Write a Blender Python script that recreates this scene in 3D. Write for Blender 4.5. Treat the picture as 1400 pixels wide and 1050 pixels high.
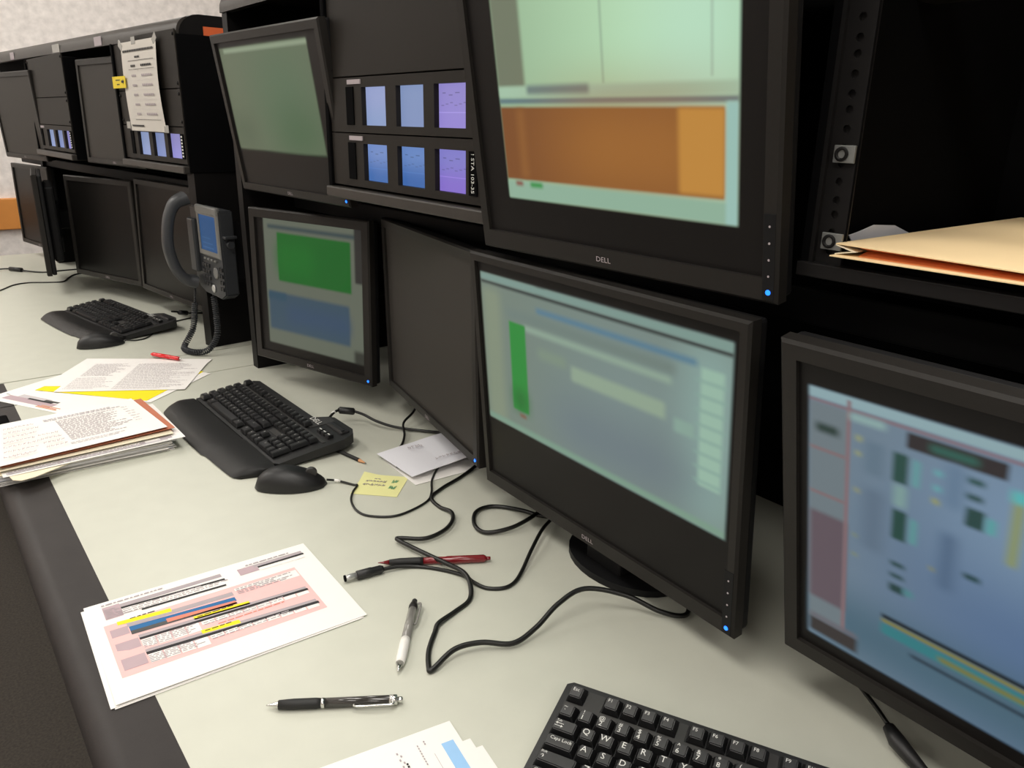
import bpy, bmesh, math, random
from mathutils import Vector, Matrix
random.seed(7)
for o in list(bpy.data.objects):
    bpy.data.objects.remove(o)
S = bpy.context.scene
C = S.collection
DZ = 0.75                      # height of the worktop above the floor
PI = math.pi
R = math.radians

# ------------------------------------------------------------------ camera
f_px, pitch, roll = 1072.0, 0.323, 0.018
F = Vector((0, math.cos(pitch), -math.sin(pitch))); R0 = Vector((1, 0, 0)); U0 = R0.cross(F)
RX = R0*math.cos(roll) + U0*math.sin(roll); UX = -R0*math.sin(roll) + U0*math.cos(roll)
turn = Matrix.Rotation(R(-38), 3, 'Z')
RX, UX, BX = turn @ RX, turn @ UX, turn @ (-F)
cd = bpy.data.cameras.new('camera'); cam = bpy.data.objects.new('camera', cd); C.objects.link(cam)
cd.sensor_fit = 'HORIZONTAL'; cd.sensor_width = 36; cd.lens = f_px/1400*36; cd.clip_start = .01
cam.matrix_world = Matrix(((RX.x, UX.x, BX.x, 0), (RX.y, UX.y, BX.y, 0), (RX.z, UX.z, BX.z, DZ+.588), (0, 0, 0, 1)))
S.camera = cam

# ------------------------------------------------------------------ world, exposure
S.view_settings.view_transform = 'Standard'; S.view_settings.look = 'None'
S.view_settings.exposure = 0.0; S.view_settings.gamma = 1.0; S.view_settings.use_curve_mapping = False
wd = bpy.data.worlds.new('world'); S.world = wd; wd.use_nodes = True
wd.node_tree.nodes['Background'].inputs[0].default_value = (.9, .93, 1, 1)
wd.node_tree.nodes['Background'].inputs[1].default_value = 0.05
LAMP_POWER = 15.8
LAMPS = [(-.45, .45, 'above the near keyboard'), (-.6, 2.7, 'above the rear keyboard'), (-.75, 4.3, 'in front of the back wall'), (-2.3, -.9, 'farthest back on the aisle side'), (-2.3, 1.7, 'in the middle of the aisle'),
         (-2.3, 3.8, 'at the far end of the aisle'), (.75, .9, 'above the top of the near console'), (.9, 3.6, 'above the top of the rear console'), (-.45, -1.5, 'behind the viewpoint over the desk line')]

# ------------------------------------------------------------------ materials
def lin(c):
    return tuple((v/255/12.92 if v/255 <= .04045 else ((v/255+.055)/1.055)**2.4) for v in c) + (1,)
MATS = {}
def mat(name, col, rough=.5, metal=0, noise=.12, scale=60, bump=0, bscale=None, emit=None, alpha=None, spec=None, coat=0, srgb=True):
    if name in MATS: return MATS[name]
    m = bpy.data.materials.new(name); m.use_nodes = True; nt = m.node_tree; N = nt.nodes; L = nt.links
    b = N['Principled BSDF']; c = lin(col) if srgb else tuple(col)+(1,)
    tc = N.new('ShaderNodeTexCoord'); nz = N.new('ShaderNodeTexNoise'); nz.inputs['Scale'].default_value = scale
    nz.inputs['Detail'].default_value = 6
    L.new(tc.outputs['Object'], nz.inputs['Vector'])
    rp = N.new('ShaderNodeMapRange'); rp.inputs['To Min'].default_value = 1-noise; rp.inputs['To Max'].default_value = 1+noise
    L.new(nz.outputs['Fac'], rp.inputs['Value'])
    mx = N.new('ShaderNodeVectorMath'); mx.operation = 'SCALE'; mx.inputs[0].default_value = c[:3]
    L.new(rp.outputs['Result'], mx.inputs['Scale']); L.new(mx.outputs[0], b.inputs['Base Color'])
    b.inputs['Roughness'].default_value = rough; b.inputs['Metallic'].default_value = metal
    if spec is not None: b.inputs['Specular IOR Level'].default_value = spec
    if coat: b.inputs['Coat Weight'].default_value = coat
    if bump:
        bn = N.new('ShaderNodeTexNoise'); bn.inputs['Scale'].default_value = bscale or scale*4; bn.inputs['Detail'].default_value = 4
        L.new(tc.outputs['Object'], bn.inputs['Vector'])
        bp = N.new('ShaderNodeBump'); bp.inputs['Strength'].default_value = bump; bp.inputs['Distance'].default_value = .001
        L.new(bn.outputs['Fac'], bp.inputs['Height']); L.new(bp.outputs[0], b.inputs['Normal'])
    if emit:
        b.inputs['Emission Color'].default_value = lin(emit[0]); b.inputs['Emission Strength'].default_value = emit[1]
    if alpha is not None:
        b.inputs['Transmission Weight'].default_value = alpha; b.inputs['IOR'].default_value = 1.3
    MATS[name] = m
    return m

M = dict(
 laminate=mat('laminate', (198, 199, 186), .42, noise=.05, scale=25, bump=.06, bscale=900),
 trim=mat('vinyl_edge', (45, 41, 40), .55, noise=.25, scale=30, bump=.12, bscale=400, spec=0.3),
 carpet=mat('carpet', (62, 57, 51), .95, noise=.75, scale=170, bump=.8, bscale=500),
 wallcloth=mat('wall_cloth', (234, 229, 226), .95, noise=.34, scale=26, bump=.3, bscale=300),
 ceiling=mat('ceiling_tile', (225, 223, 215), .95, noise=.1, scale=80),
 wood=mat('wood_rail', (214, 143, 72), .4, noise=.12, scale=12),
 shell=mat('monitor_shell', (37, 35, 33), .42, noise=.08, scale=200, bump=.12, bscale=1800, spec=0.18),
 shelldark=mat('monitor_back', (24, 24, 25), .5, noise=.1, scale=150, spec=0.15),
 off=mat('screen_off', (14, 13, 12), .36, noise=.04, scale=20, spec=0.12),
 offgrey=mat('screen_off_matte', (52, 49, 46), .5, noise=.04, scale=20, spec=0.18),
 console=mat('console_steel', (17, 17, 18), .5, noise=.1, scale=90, spec=0.08),
 cap=mat('console_cap', (52, 49, 46), .38, noise=.1, scale=70, bump=.1, bscale=1200, spec=0.25),
 endp=mat('console_end_panel', (20, 19, 19), .45, noise=.1, scale=50, spec=0.1),
 black=mat('black_recess', (9, 9, 10), .8, noise=.1, spec=0.03),
 panel=mat('rack_panel', (40, 37, 34), .5, noise=.05, scale=150, bump=.08, bscale=1500, spec=0.1),
 post=mat('rack_post', (27, 26, 26), .4, noise=.1, scale=60, spec=0.12),
 kb=mat('keyboard_plastic', (27, 27, 28), .45, noise=.12, scale=200, bump=.15, bscale=1500),
 kbplate=mat('keyboard_plate', (50, 49, 48), .4, noise=.08, scale=200),
 key=mat('keycap_plastic', (27, 27, 28), .32, noise=.12, scale=300, bump=.12, bscale=2500),
 keyside=mat('space_bar_plastic', (36, 36, 37), .35, noise=.1, scale=200),
 palm=mat('palm_rest_rubber', (20, 20, 20), .42, noise=.1, scale=200, bump=.3, bscale=1800, spec=0.3),
 mouse=mat('mouse_plastic', (20, 20, 21), .45, noise=.1, scale=200, bump=.1, bscale=2000),
 legend=mat('key_legend', (215, 215, 210), .6, noise=.02),
 cable=mat('cable_rubber', (17, 17, 15), .38, noise=.1, scale=200),
 white=mat('white_plastic', (235, 233, 228), .4, noise=.03),
 paper=mat('paper_white', (236, 233, 229), .85, noise=.015, scale=40),
 paper2=mat('paper_cool', (222, 222, 228), .85, noise=.03, scale=20),
 poster=mat('paper_poster', (205, 200, 192), .85, noise=.02, scale=20),
 ink=mat('print_black', (40, 38, 40), .8, noise=.05),
 inkgrey=mat('print_grey', (170, 160, 164), .85, noise=.05),
 inklight=mat('print_faint', (196, 190, 192), .85, noise=.05),
 mauve=mat('print_mauve', (182, 160, 166), .85, noise=.05),
 pink=mat('print_pink', (236, 188, 186), .85, noise=.03),
 salmon=mat('print_salmon', (214, 132, 112), .85, noise=.05),
 pblue=mat('print_blue', (44, 104, 156), .85, noise=.05),
 pbluel=mat('print_light_blue', (150, 192, 232), .85, noise=.05),
 pyellow=mat('print_yellow', (244, 226, 40), .85, noise=.04),
 sheetyellow=mat('paper_yellow', (232, 218, 10), .85, noise=.03),
 sticky=mat('sticky_yellow', (226, 224, 158), .85, noise=.03),
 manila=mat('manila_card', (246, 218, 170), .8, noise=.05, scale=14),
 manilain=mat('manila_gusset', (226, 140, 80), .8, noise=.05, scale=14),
 brown=mat('brown_card', (186, 112, 84), .8, noise=.05),
 cream=mat('cream_card', (232, 222, 196), .8, noise=.03),
 flag=mat('flag_yellow', (226, 200, 30), .6, noise=.04),
 tape=mat('clear_tape', (150, 148, 142), .25, noise=.05),
 chrome=mat('chrome', (215, 215, 212), .16, 1, noise=.04),
 steel=mat('cage_nut_steel', (128, 130, 128), .4, .5, noise=.1),
 penclear=mat('pen_smoke_barrel', (138, 136, 131), .15, noise=.1, coat=.4),
 pendark=mat('pen_dark_barrel', (48, 46, 44), .15, noise=.1, coat=.4),
 grip=mat('pen_black_grip', (22, 22, 22), .6, noise=.1),
 penred=mat('pen_burgundy', (120, 22, 30), .2, noise=.05, coat=.5),
 redpen=mat('pen_red', (222, 30, 36), .2, noise=.05, coat=.5),
 pencilwood=mat('pencil_wood', (205, 150, 105), .7, noise=.1),
 orange=mat('orange_panel', (196, 88, 40), .6, noise=.08, scale=30),
 phone=mat('phone_plastic', (52, 54, 57), .38, noise=.08, scale=150, bump=.1, bscale=1500, spec=0.3),
 phonegrey=mat('phone_bezel', (110, 110, 108), .35, noise=.05),
 phonekey=mat('phone_key', (30, 31, 33), .4, noise=.05),
 silver=mat('silver_disc', (190, 190, 188), .3, .6, noise=.05),
 led=mat('led_blue', (10, 20, 60), .3, emit=((30, 110, 255), 3.0)),
 lamp=mat('lamp_diffuser', (240, 240, 235), .5, emit=((255, 244, 226), 2.2)),
)

# soft rectangles: what a lit display shows, once with view-angle dimming painted in, as blurred fields of colour in the plane of the display
def softgroup():
    g = bpy.data.node_groups.new('soft_rect', 'ShaderNodeTree'); I = g.interface
    for n, t in (('U', 'NodeSocketFloat'), ('V', 'NodeSocketFloat'), ('x0', 'NodeSocketFloat'), ('y0', 'NodeSocketFloat'), ('x1', 'NodeSocketFloat'), ('y1', 'NodeSocketFloat'), ('s', 'NodeSocketFloat')):
        I.new_socket(n, in_out='INPUT', socket_type=t)
    I.new_socket('Fac', in_out='OUTPUT', socket_type='NodeSocketFloat')
    gi = g.nodes.new('NodeGroupInput'); go = g.nodes.new('NodeGroupOutput')
    def mth(op, a, b):
        n = g.nodes.new('ShaderNodeMath'); n.operation = op
        for i, x in enumerate((a, b)):
            if isinstance(x, (int, float)): n.inputs[i].default_value = x
            else: g.links.new(x, n.inputs[i])
        return n.outputs[0]
    o = gi.outputs; fs = []
    for c, e, sg in (('U', 'x0', 1), ('U', 'x1', -1), ('V', 'y0', 1), ('V', 'y1', -1)):
        d = mth('SUBTRACT', o[c], o[e]) if sg == 1 else mth('SUBTRACT', o[e], o[c])
        q = mth('DIVIDE', d, o['s'])
        mr = g.nodes.new('ShaderNodeMapRange'); mr.interpolation_type = 'SMOOTHSTEP'
        mr.inputs['From Min'].default_value = -1; mr.inputs['From Max'].default_value = 1
        g.links.new(q, mr.inputs['Value']); fs.append(mr.outputs['Result'])
    r = mth('MULTIPLY', mth('MULTIPLY', fs[0], fs[1]), mth('MULTIPLY', fs[2], fs[3]))
    g.links.new(r, go.inputs['Fac'])
    return g
SG = softgroup()
def display(name, rects, strength=1.0, base=(3, 3, 3), spec=.16, clip=None):
    m = bpy.data.materials.new(name); m.use_nodes = True; nt = m.node_tree; N = nt.nodes; L = nt.links
    b = N['Principled BSDF']; b.inputs['Base Color'].default_value = lin((22, 20, 19)); b.inputs['Roughness'].default_value = .42
    b.inputs['Specular IOR Level'].default_value = spec
    uv = N.new('ShaderNodeUVMap'); sp = N.new('ShaderNodeSeparateXYZ'); L.new(uv.outputs[0], sp.inputs[0])
    cur = None
    for (x0, y0, x1, y1, col, s) in rects:
        g = N.new('ShaderNodeGroup'); g.node_tree = SG
        L.new(sp.outputs[0], g.inputs['U']); L.new(sp.outputs[1], g.inputs['V'])
        for k, v in (('x0', min(x0, x1)), ('x1', max(x0, x1)), ('y0', min(y0, y1)), ('y1', max(y0, y1)), ('s', s)): g.inputs[k].default_value = v
        mx = N.new('ShaderNodeMix'); mx.data_type = 'RGBA'
        L.new(g.outputs[0], mx.inputs[0])
        if cur is None: mx.inputs[6].default_value = lin(base)
        else: L.new(cur, mx.inputs[6])
        mx.inputs[7].default_value = lin(col); cur = mx.outputs[2]
    if clip:
        g = N.new('ShaderNodeGroup'); g.node_tree = SG
        L.new(sp.outputs[0], g.inputs['U']); L.new(sp.outputs[1], g.inputs['V'])
        for k, v in zip(('x0', 'y0', 'x1', 'y1', 's'), clip): g.inputs[k].default_value = v
        mx = N.new('ShaderNodeMix'); mx.data_type = 'RGBA'; L.new(g.outputs[0], mx.inputs[0]); mx.inputs[6].default_value = lin(base); L.new(cur, mx.inputs[7]); cur = mx.outputs[2]
    L.new(cur, b.inputs['Emission Color']); b.inputs['Emission Strength'].default_value = strength
    return m

# ------------------------------------------------------------------ mesh helpers
def new(): return bmesh.new()
def box(bm, x0, y0, z0, x1, y1, z1, bev=0, mi=0, mtx=None, seg=2):
    before = set(bm.verts)
    vs = bmesh.ops.create_cube(bm, size=1)['verts']
    for v in vs:
        v.co = Vector(((x0+x1)/2+v.co.x*(x1-x0), (y0+y1)/2+v.co.y*(y1-y0), (z0+z1)/2+v.co.z*(z1-z0)))
    for f in {f for v in vs for f in v.link_faces}: f.material_index = mi
    if bev:
        bmesh.ops.bevel(bm, geom=list({e for v in vs for e in v.link_edges}), offset=bev, segments=seg, affect='EDGES', profile=.5, material=-1)
    vs = [v for v in bm.verts if v not in before]
    if mtx is not None:
        for v in vs: v.co = mtx @ v.co
    return vs
def prism(bm, pts, z0, z1, mi=0, zt=None):
    """plan outline extruded upward; zt(x,y) gives the top height"""
    lo = [bm.verts.new((x, y, z0)) for x, y in pts]
    hi = [bm.verts.new((x, y, zt(x, y) if zt else z1)) for x, y in pts]
    n = len(pts); fs = [bm.faces.new(hi), bm.faces.new(lo[::-1])]
    for i in range(n): fs.append(bm.faces.new((lo[i], lo[(i+1) % n], hi[(i+1) % n], hi[i])))
    for f in fs: f.material_index = mi
    return lo+hi
def profile(bm, pts, a, b, axis='Y', mi=0):
    """closed outline in the cross-section, run from a to b along an axis"""
    def P(p, t): return {'Y': (p[0], t, p[1]), 'X': (t, p[0], p[1])}[axis]
    A = [bm.verts.new(P(p, a)) for p in pts]; B = [bm.verts.new(P(p, b)) for p in pts]; n = len(pts)
    fs = [bm.faces.new(A), bm.faces.new(B[::-1])]
    for i in range(n): fs.append(bm.faces.new((A[i], B[i], B[(i+1) % n], A[(i+1) % n])))
    for f in fs: f.material_index = mi
def quad(bm, pts, mi=0, uv=None):
    f = bm.faces.new([bm.verts.new(p) for p in pts]); f.material_index = mi
    if uv:
        l = bm.loops.layers.uv.verify()
        for lp, c in zip(f.loops, uv): lp[l].uv = c
    return f
def smoothpath(pts, n=8):
    P = [Vector(p) for p in pts]; out = []
    for i in range(len(P)-1):
        p0 = P[i-1] if i else P[0]*2-P[1]; p1, p2 = P[i], P[i+1]; p3 = P[i+2] if i+2 < len(P) else P[-1]*2-P[-2]
        for k in range(n):
            t = k/n
            out.append(.5*((2*p1)+(-p0+p2)*t+(2*p0-5*p1+4*p2-p3)*t*t+(-p0+3*p1-3*p2+p3)*t*t*t))
    out.append(P[-1]); return out
def tube(bm, pts, r, seg=10, mi=0, taper=None):
    up = Vector((0, 0, 1)); rings = []
    n = len(pts); prev = None
    for i, p in enumerate(pts):
        t = (pts[min(i+1, n-1)]-pts[max(i-1, 0)]).normalized()
        if prev is None: a = t.cross(up if abs(t.z) < .9 else Vector((1, 0, 0))).normalized()
        else: a = (prev - t*prev.dot(t)).normalized()
        prev = a; b = t.cross(a); rr = r if taper is None else taper(i/(n-1))
        rings.append([bm.verts.new(p+(a*math.cos(2*PI*k/seg)+b*math.sin(2*PI*k/seg))*rr) for k in range(seg)])
    for A, B in zip(rings, rings[1:]):
        for k in range(seg):
            f = bm.faces.new((A[k], A[(k+1) % seg], B[(k+1) % seg], B[k])); f.material_index = mi; f.smooth = True
    for q in (rings[0][::-1], rings[-1]): bm.faces.new(q).material_index = mi
def lathe(bm, prof, seg=20, mi=0, mtx=Matrix()):
    """(distance along x, radius) turned about the x axis"""
    rings = [[bm.verts.new(mtx @ Vector((x, r*math.cos(2*PI*k/seg), r*math.sin(2*PI*k/seg)))) for k in range(seg)] for x, r in prof]
    for A, B in zip(rings, rings[1:]):
        for k in range(seg):
            f = bm.faces.new((A[k], B[k], B[(k+1) % seg], A[(k+1) % seg])); f.material_index = mi; f.smooth = True
    for q in (rings[0], rings[-1][::-1]): bm.faces.new(q).material_index = mi
def text_bm(bm, s, size, mtx, mi=0, depth=0.0, align='CENTER', sx=1.0):
    cu = bpy.data.curves.new('t', 'FONT'); cu.body = s; cu.size = size; cu.align_x = align; cu.align_y = 'CENTER'; cu.extrude = depth; cu.resolution_u = 2
    ob = bpy.data.objects.new('t', cu); me = bpy.data.meshes.new_from_object(ob)
    t = bmesh.new(); t.from_mesh(me); mp = {}
    for v in t.verts: mp[v.index] = bm.verts.new(mtx @ Vector((v.co.x*sx, v.co.y, v.co.z)))
    for f in t.faces:
        try: nf = bm.faces.new([mp[v.index] for v in f.verts]); nf.material_index = mi
        except ValueError: pass
    t.free(); bpy.data.objects.remove(ob); bpy.data.curves.remove(cu); bpy.data.meshes.remove(me)
def obj(name, bm, mats, parent=None, smooth=None, mtx=None, label=None):
    if not isinstance(mats, (list, tuple)): mats = [mats]
    bmesh.ops.recalc_face_normals(bm, faces=bm.faces[:])
    me = bpy.data.meshes.new(name); bm.to_mesh(me); bm.free()
    for m in mats: me.materials.append(M[m] if isinstance(m, str) else m)
    if smooth is not None:
        for p in me.polygons: p.use_smooth = True
        me.set_sharp_from_angle(angle=R(smooth))
    o = bpy.data.objects.new(name, me); C.objects.link(o)
    if mtx is not None: o.matrix_local = mtx
    if parent: o.parent = parent
    if label: o['label'] = label
    return o
def tag(o, label, cat, group=None, kind=None):
    o['label'] = label; o['category'] = cat
    if group: o['group'] = group
    if kind: o['kind'] = kind
    return o
def thing(name, label, cat, loc=(0, 0, 0), rz=0, group=None):
    o = bpy.data.objects.new(name, None); C.objects.link(o); o.empty_display_size = .05
    o.location = loc; o.rotation_euler = (0, 0, rz); return tag(o, label, cat, group)
def struct(name, bm, m, smooth=None):
    o = obj(name, bm, m, smooth=smooth); o['kind'] = 'structure'; return o
def facing(yaw): return R(yaw-90)       # local x runs left to right as the operator sees it, local y into the console

# ------------------------------------------------------------------ room
XL, XR, YN, YF, ZC = -3.4, 2.0, -2.6, 5.0, 2.75
bm = new(); box(bm, XL, YN, -.1, XR, YF, 0); struct('floor', bm, 'carpet')
bm = new(); box(bm, XL, YN, ZC, XR, YF, ZC+.1); struct('ceiling', bm, 'ceiling')
bm = new(); box(bm, XL-.1, YF, 0, XR+.1, YF+.1, ZC); struct('wall_back', bm, 'wallcloth')
bm = new(); box(bm, XL-.1, YN-.1, 0, XR+.1, YN, ZC); struct('wall_front', bm, 'wallcloth')
bm = new(); box(bm, XL-.1, YN, 0, XL, YF, ZC); struct('wall_left', bm, 'wallcloth')
bm = new(); box(bm, XR, YN, 0, XR+.1, YF, ZC); struct('wall_right', bm, 'wallcloth')
bm = new(); box(bm, XL+.03, YF-.028, DZ-.005, XR, YF, DZ+.158, .006); struct('trim_1', bm, 'wood')
bm = new(); box(bm, XL, YN, DZ-.005, XL+.028, YF-.03, DZ+.158, .006); struct('trim_2', bm, 'wood')
bm = new(); box(bm, XL+.02, YF-.014, 0, XR, YF, .1, .003); struct('baseboard_back', bm, 'console')
bm = new(); box(bm, XL, YN, 0, XL+.014, YF-.02, .1, .003); struct('baseboard_left', bm, 'console')
for i, (x, y, where) in enumerate(LAMPS):
    t = thing('ceiling_light', 'recessed fluorescent ceiling light '+where, 'ceiling light', (x, y, ZC), 0, 'fluorescent ceiling lights')
    bm = new(); a, b = .3, .6
    for q in ((-a, -b, a, -b+.03), (-a, b-.03, a, b), (-a, -b+.03, -a+.03, b-.03), (a-.03, -b+.03, a, b-.03)): box(bm, q[0], q[1], -.02, q[2], q[3], 0)
    obj('frame', bm, 'white', t)
    bm = new(); box(bm, -a+.03, -b+.03, -.012, a-.03, b-.03, -.004); obj('diffuser', bm, 'lamp', t)
    ld = bpy.data.lights.new('tube_light', 'AREA'); ld.shape = 'RECTANGLE'; ld.size = .52; ld.size_y = 1.12; ld.energy = LAMP_POWER; ld.color = (1, .97, .925)
    lo = bpy.data.objects.new('tube_light', ld); C.objects.link(lo); lo.parent = t; lo.location = (0, 0, -.03)

# ------------------------------------------------------------------ worktops
def worktop(label, poly, edge, name='worktop'):
    """poly: laminate outline; edge: the two front corners between which the rounded nosing runs"""
    t = thing(name, label, 'desk', (0, 0, 0))
    bm = new(); prism(bm, poly, DZ-.032, DZ); obj('laminate_top', bm, 'laminate', t)
    if edge:
        (ax, ay), (bx, by) = edge; L_ = math.hypot(bx-ax, by-ay); d = Vector(((bx-ax)/L_, (by-ay)/L_, 0)); n = Vector((d.y, -d.x, 0))
        pr = [(0, 0), (-.045, 0)] + [(-.045-.026*math.sin(k*PI/12), -.026+.026*math.cos(k*PI/12)) for k in range(1, 12)] + [(-.045, -.052), (0, -.052)]
        bm = new(); rings = []
        for s in (0, L_):
            rings.append([bm.verts.new((ax+d.x*s-n.x*q[0]*-1*-1, ay+d.y*s-n.y*q[0]*-1*-1, DZ+q[1])) for q in pr])
        k = len(pr)
        for i in range(k): bm.faces.new((rings[0][i], rings[1][i], rings[1][(i+1) % k], rings[0][(i+1) % k]))
        bm.faces.new(rings[0]); bm.faces.new(rings[1][::-1])
        obj('edge_nosing', bm, 'trim', t, smooth=35)
    return t
t = worktop('long pale laminate worktop in front, with a dark rounded front edge', [(.127, -.9), (1.09, -.9), (1.09, 1.870), (.127, 1.870)], ((.127, 1.870), (.127, -.9)))
bm = new(); box(bm, .36, -.85, 0, 1.03, 1.84, DZ-.034, .004); obj('cabinet_base', bm, 'console', t)
t = worktop('narrow worktop strip between the two desks, under the loose papers', [(.127, 1.8745), (1.05, 1.8745), (1.05, 2.056), (.127, 2.050)], ((.127, 2.050), (.127, 1.8745)))
bm = new(); box(bm, .36, 1.88, 0, 1.03, 2.05, DZ-.034, .004); obj('cabinet_base', bm, 'console', t)
t = worktop('far pale laminate worktop with the rear keyboard on it', [(.105, 2.0565), (1.05, 2.0625), (1.0, 4.03), (-.12, 4.03)], ((-.12, 4.03), (.105, 2.0575)))
bm = new(); box(bm, .38, 2.1, 0, .93, 4.0, DZ-.034, .004); obj('cabinet_base', bm, 'console', t)
# a black slotted cable tray let into the nosing, half hidden by the paper pile
bm = new(); box(bm, .02, 1.70, DZ+.0005, .106, 1.80, DZ+.007, .003)
for k in range(9): box(bm, .028+k*.008, 1.704, DZ+.007, .031+k*.008, 1.726, DZ+.0095, mi=1)
tag(obj('slotted_tray', bm, ['black', 'kbplate']), 'small black slotted tray on the dark desk edge beside the paper pile', 'tray')

# ------------------------------------------------------------------ consoles
def console(label, loc, yaw, L_, ends, depth=.42, top=.83, capend=1.455):
    t = thing('equipment_console', label, 'console', (loc[0], loc[1], DZ), facing(yaw))
    # local x: 0 at the far-left end .. L_ ; y 0 at the front
    bm = new(); box(bm, 0, depth, 0.0005, L_, depth+.02, top); obj('back_panel', bm, 'black', t)
    bm = new(); r = .034
    pr = [(depth+.02, top-.004), (depth+.02, top+.012), (.03, top+.012)] + [(.03-r*math.sin(k*PI/12)-.0, top+.012-r+r*math.cos(k*PI/12)) for k in range(1, 7)] + [(.03-r, top-.030), (.012, top-.030), (.012, top-.006)]
    profile(bm, pr, -.004 if capend < 1.5 else -.22, capend, 'X'); obj('top_cap', bm, 'cap', t, smooth=40)
    for x0, x1 in ends:
        bm = new(); fy = .0 if x0 > 1 or x0 < .1 else .065; pr = [(fy, 0.0005), (depth+.02, 0.0005), (depth+.02, top+.018), (fy+.052, top+.018)] + [(fy+.052-.052*math.sin(k*PI/12), top-.034+.052*math.cos(k*PI/12)) for k in range(1, 7)]
        profile(bm, pr, x0, x1, 'X'); obj('end_panel', bm, 'endp', t, smooth=40)
    return t
# near console runs from Y=1.87 toward the camera
con = console('black equipment console in the foreground that carries the lit monitors', (.64, 1.862, 0), 0, 2.6, [(-.004, .026)])
def beam(parent, x0, x1, z0, z1, y=.16, m='console'):
    bm = new(); box(bm, x0, y, z0, x1, y+.04, z1, .003); obj('cross_beam', bm, m, parent)
beam(con, .03, 2.6, .385, .425, .12); beam(con, .03, 2.6, .70, .74, .14)
far = console('black equipment console standing behind, with a rounded top and switched-off monitors', (.402, 4.02, 0), 6.1, 1.94, [(1.905, 1.947), (.30, .33)], depth=.36, top=.80, capend=1.944)
bm = new(); box(bm, .0, .09, .45, .36, .10, .795); box(bm, -.2, .09, .67, 0, .10, .795); obj('upper_backing', bm, 'black', far)
beam(far, -.03, 1.9, .388, .418, .075)
# small labels on the far console's top cap
for x, w_, mm in ((.42, .05, 'inkgrey'), (.95, .075, 'tape'), (1.36, .06, 'inkgrey')):
    bm = new(); box(bm, x, -.0052, .772, x+w_, -.0040, .796); obj('cap_label', bm, mm, far)
bm = new(); box(bm, 1.9472, .060, .738, 1.9486, .24, .792); obj('orange_placard', bm, 'orange', far)

# ------------------------------------------------------------------ racks
def rack_bay(label, BL, yaw, w, h, tilt=0, posts=True, depth=.22, lip=True, group=None, holes_left=0):
    t = thing('equipment_rack', label, 'rack', (BL[0], BL[1], DZ+BL[2]), facing(yaw), group)
    bm = new()
    for x0, x1 in ((-.014, 0), (w, w+.004)): box(bm, x0, -.004 if x0 < 0 else .004, -.02, x1, depth, h-.012, .002)
    box(bm, 0, depth-.012, 0, w, depth, h); obj('rack_shell', bm, 'black', t)
    bm = new(); box(bm, -.014, -.010, -.022, w-.001, .05, -.003, .003); obj('bottom_lip', bm, 'cap' if lip else 'post', t)
    return t
def blank(label, BL, yaw, x0, z0, w, h, group=None):
    t = thing('blank_panel', label, 'rack panel', (BL[0], BL[1], DZ+BL[2]), facing(yaw), group)
    bm = new(); box(bm, x0, .002, z0+.001, x0+w, .006, z0+h-.001, .0008); obj('plate', bm, 'panel', t)
    bm = new()
    for sx in (x0+.009, x0+w-.009):
        for sz in (z0+.012, z0+h-.012):
            lathe(bm, [(0, .0042), (.0015, .0042), (.003, .002)], 10, 0, Matrix.Translation((sx, .002, sz)) @ Matrix.Rotation(-PI/2, 4, 'Z'))
    obj('panel_screws', bm, 'post', t)
    return t
LCD = {}
def lcdmat(n, top, bot, fine):
    rects = [(-.2, -.2, 1.2, 1.2, top, .05), (-.2, -.3, 1.2, .45, bot, .35)]
    if fine:
        rects += [(0, .34, 1, .36, tuple(min(255, c+20) for c in bot), .01)]
        for k in range(3): rects.append((.12+.2*k, .78-.05*(k % 2), .22+.22*k, .80-.05*(k % 2), tuple(int(c*.72) for c in top), .01))
        for k in range(6): rects.append((.08+.14*k, .5+.03*(k % 3), .17+.14*k, .52+.03*(k % 3), tuple(int(c*.8) for c in top), .01))
    return display(n, rects, 1.0)
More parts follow.
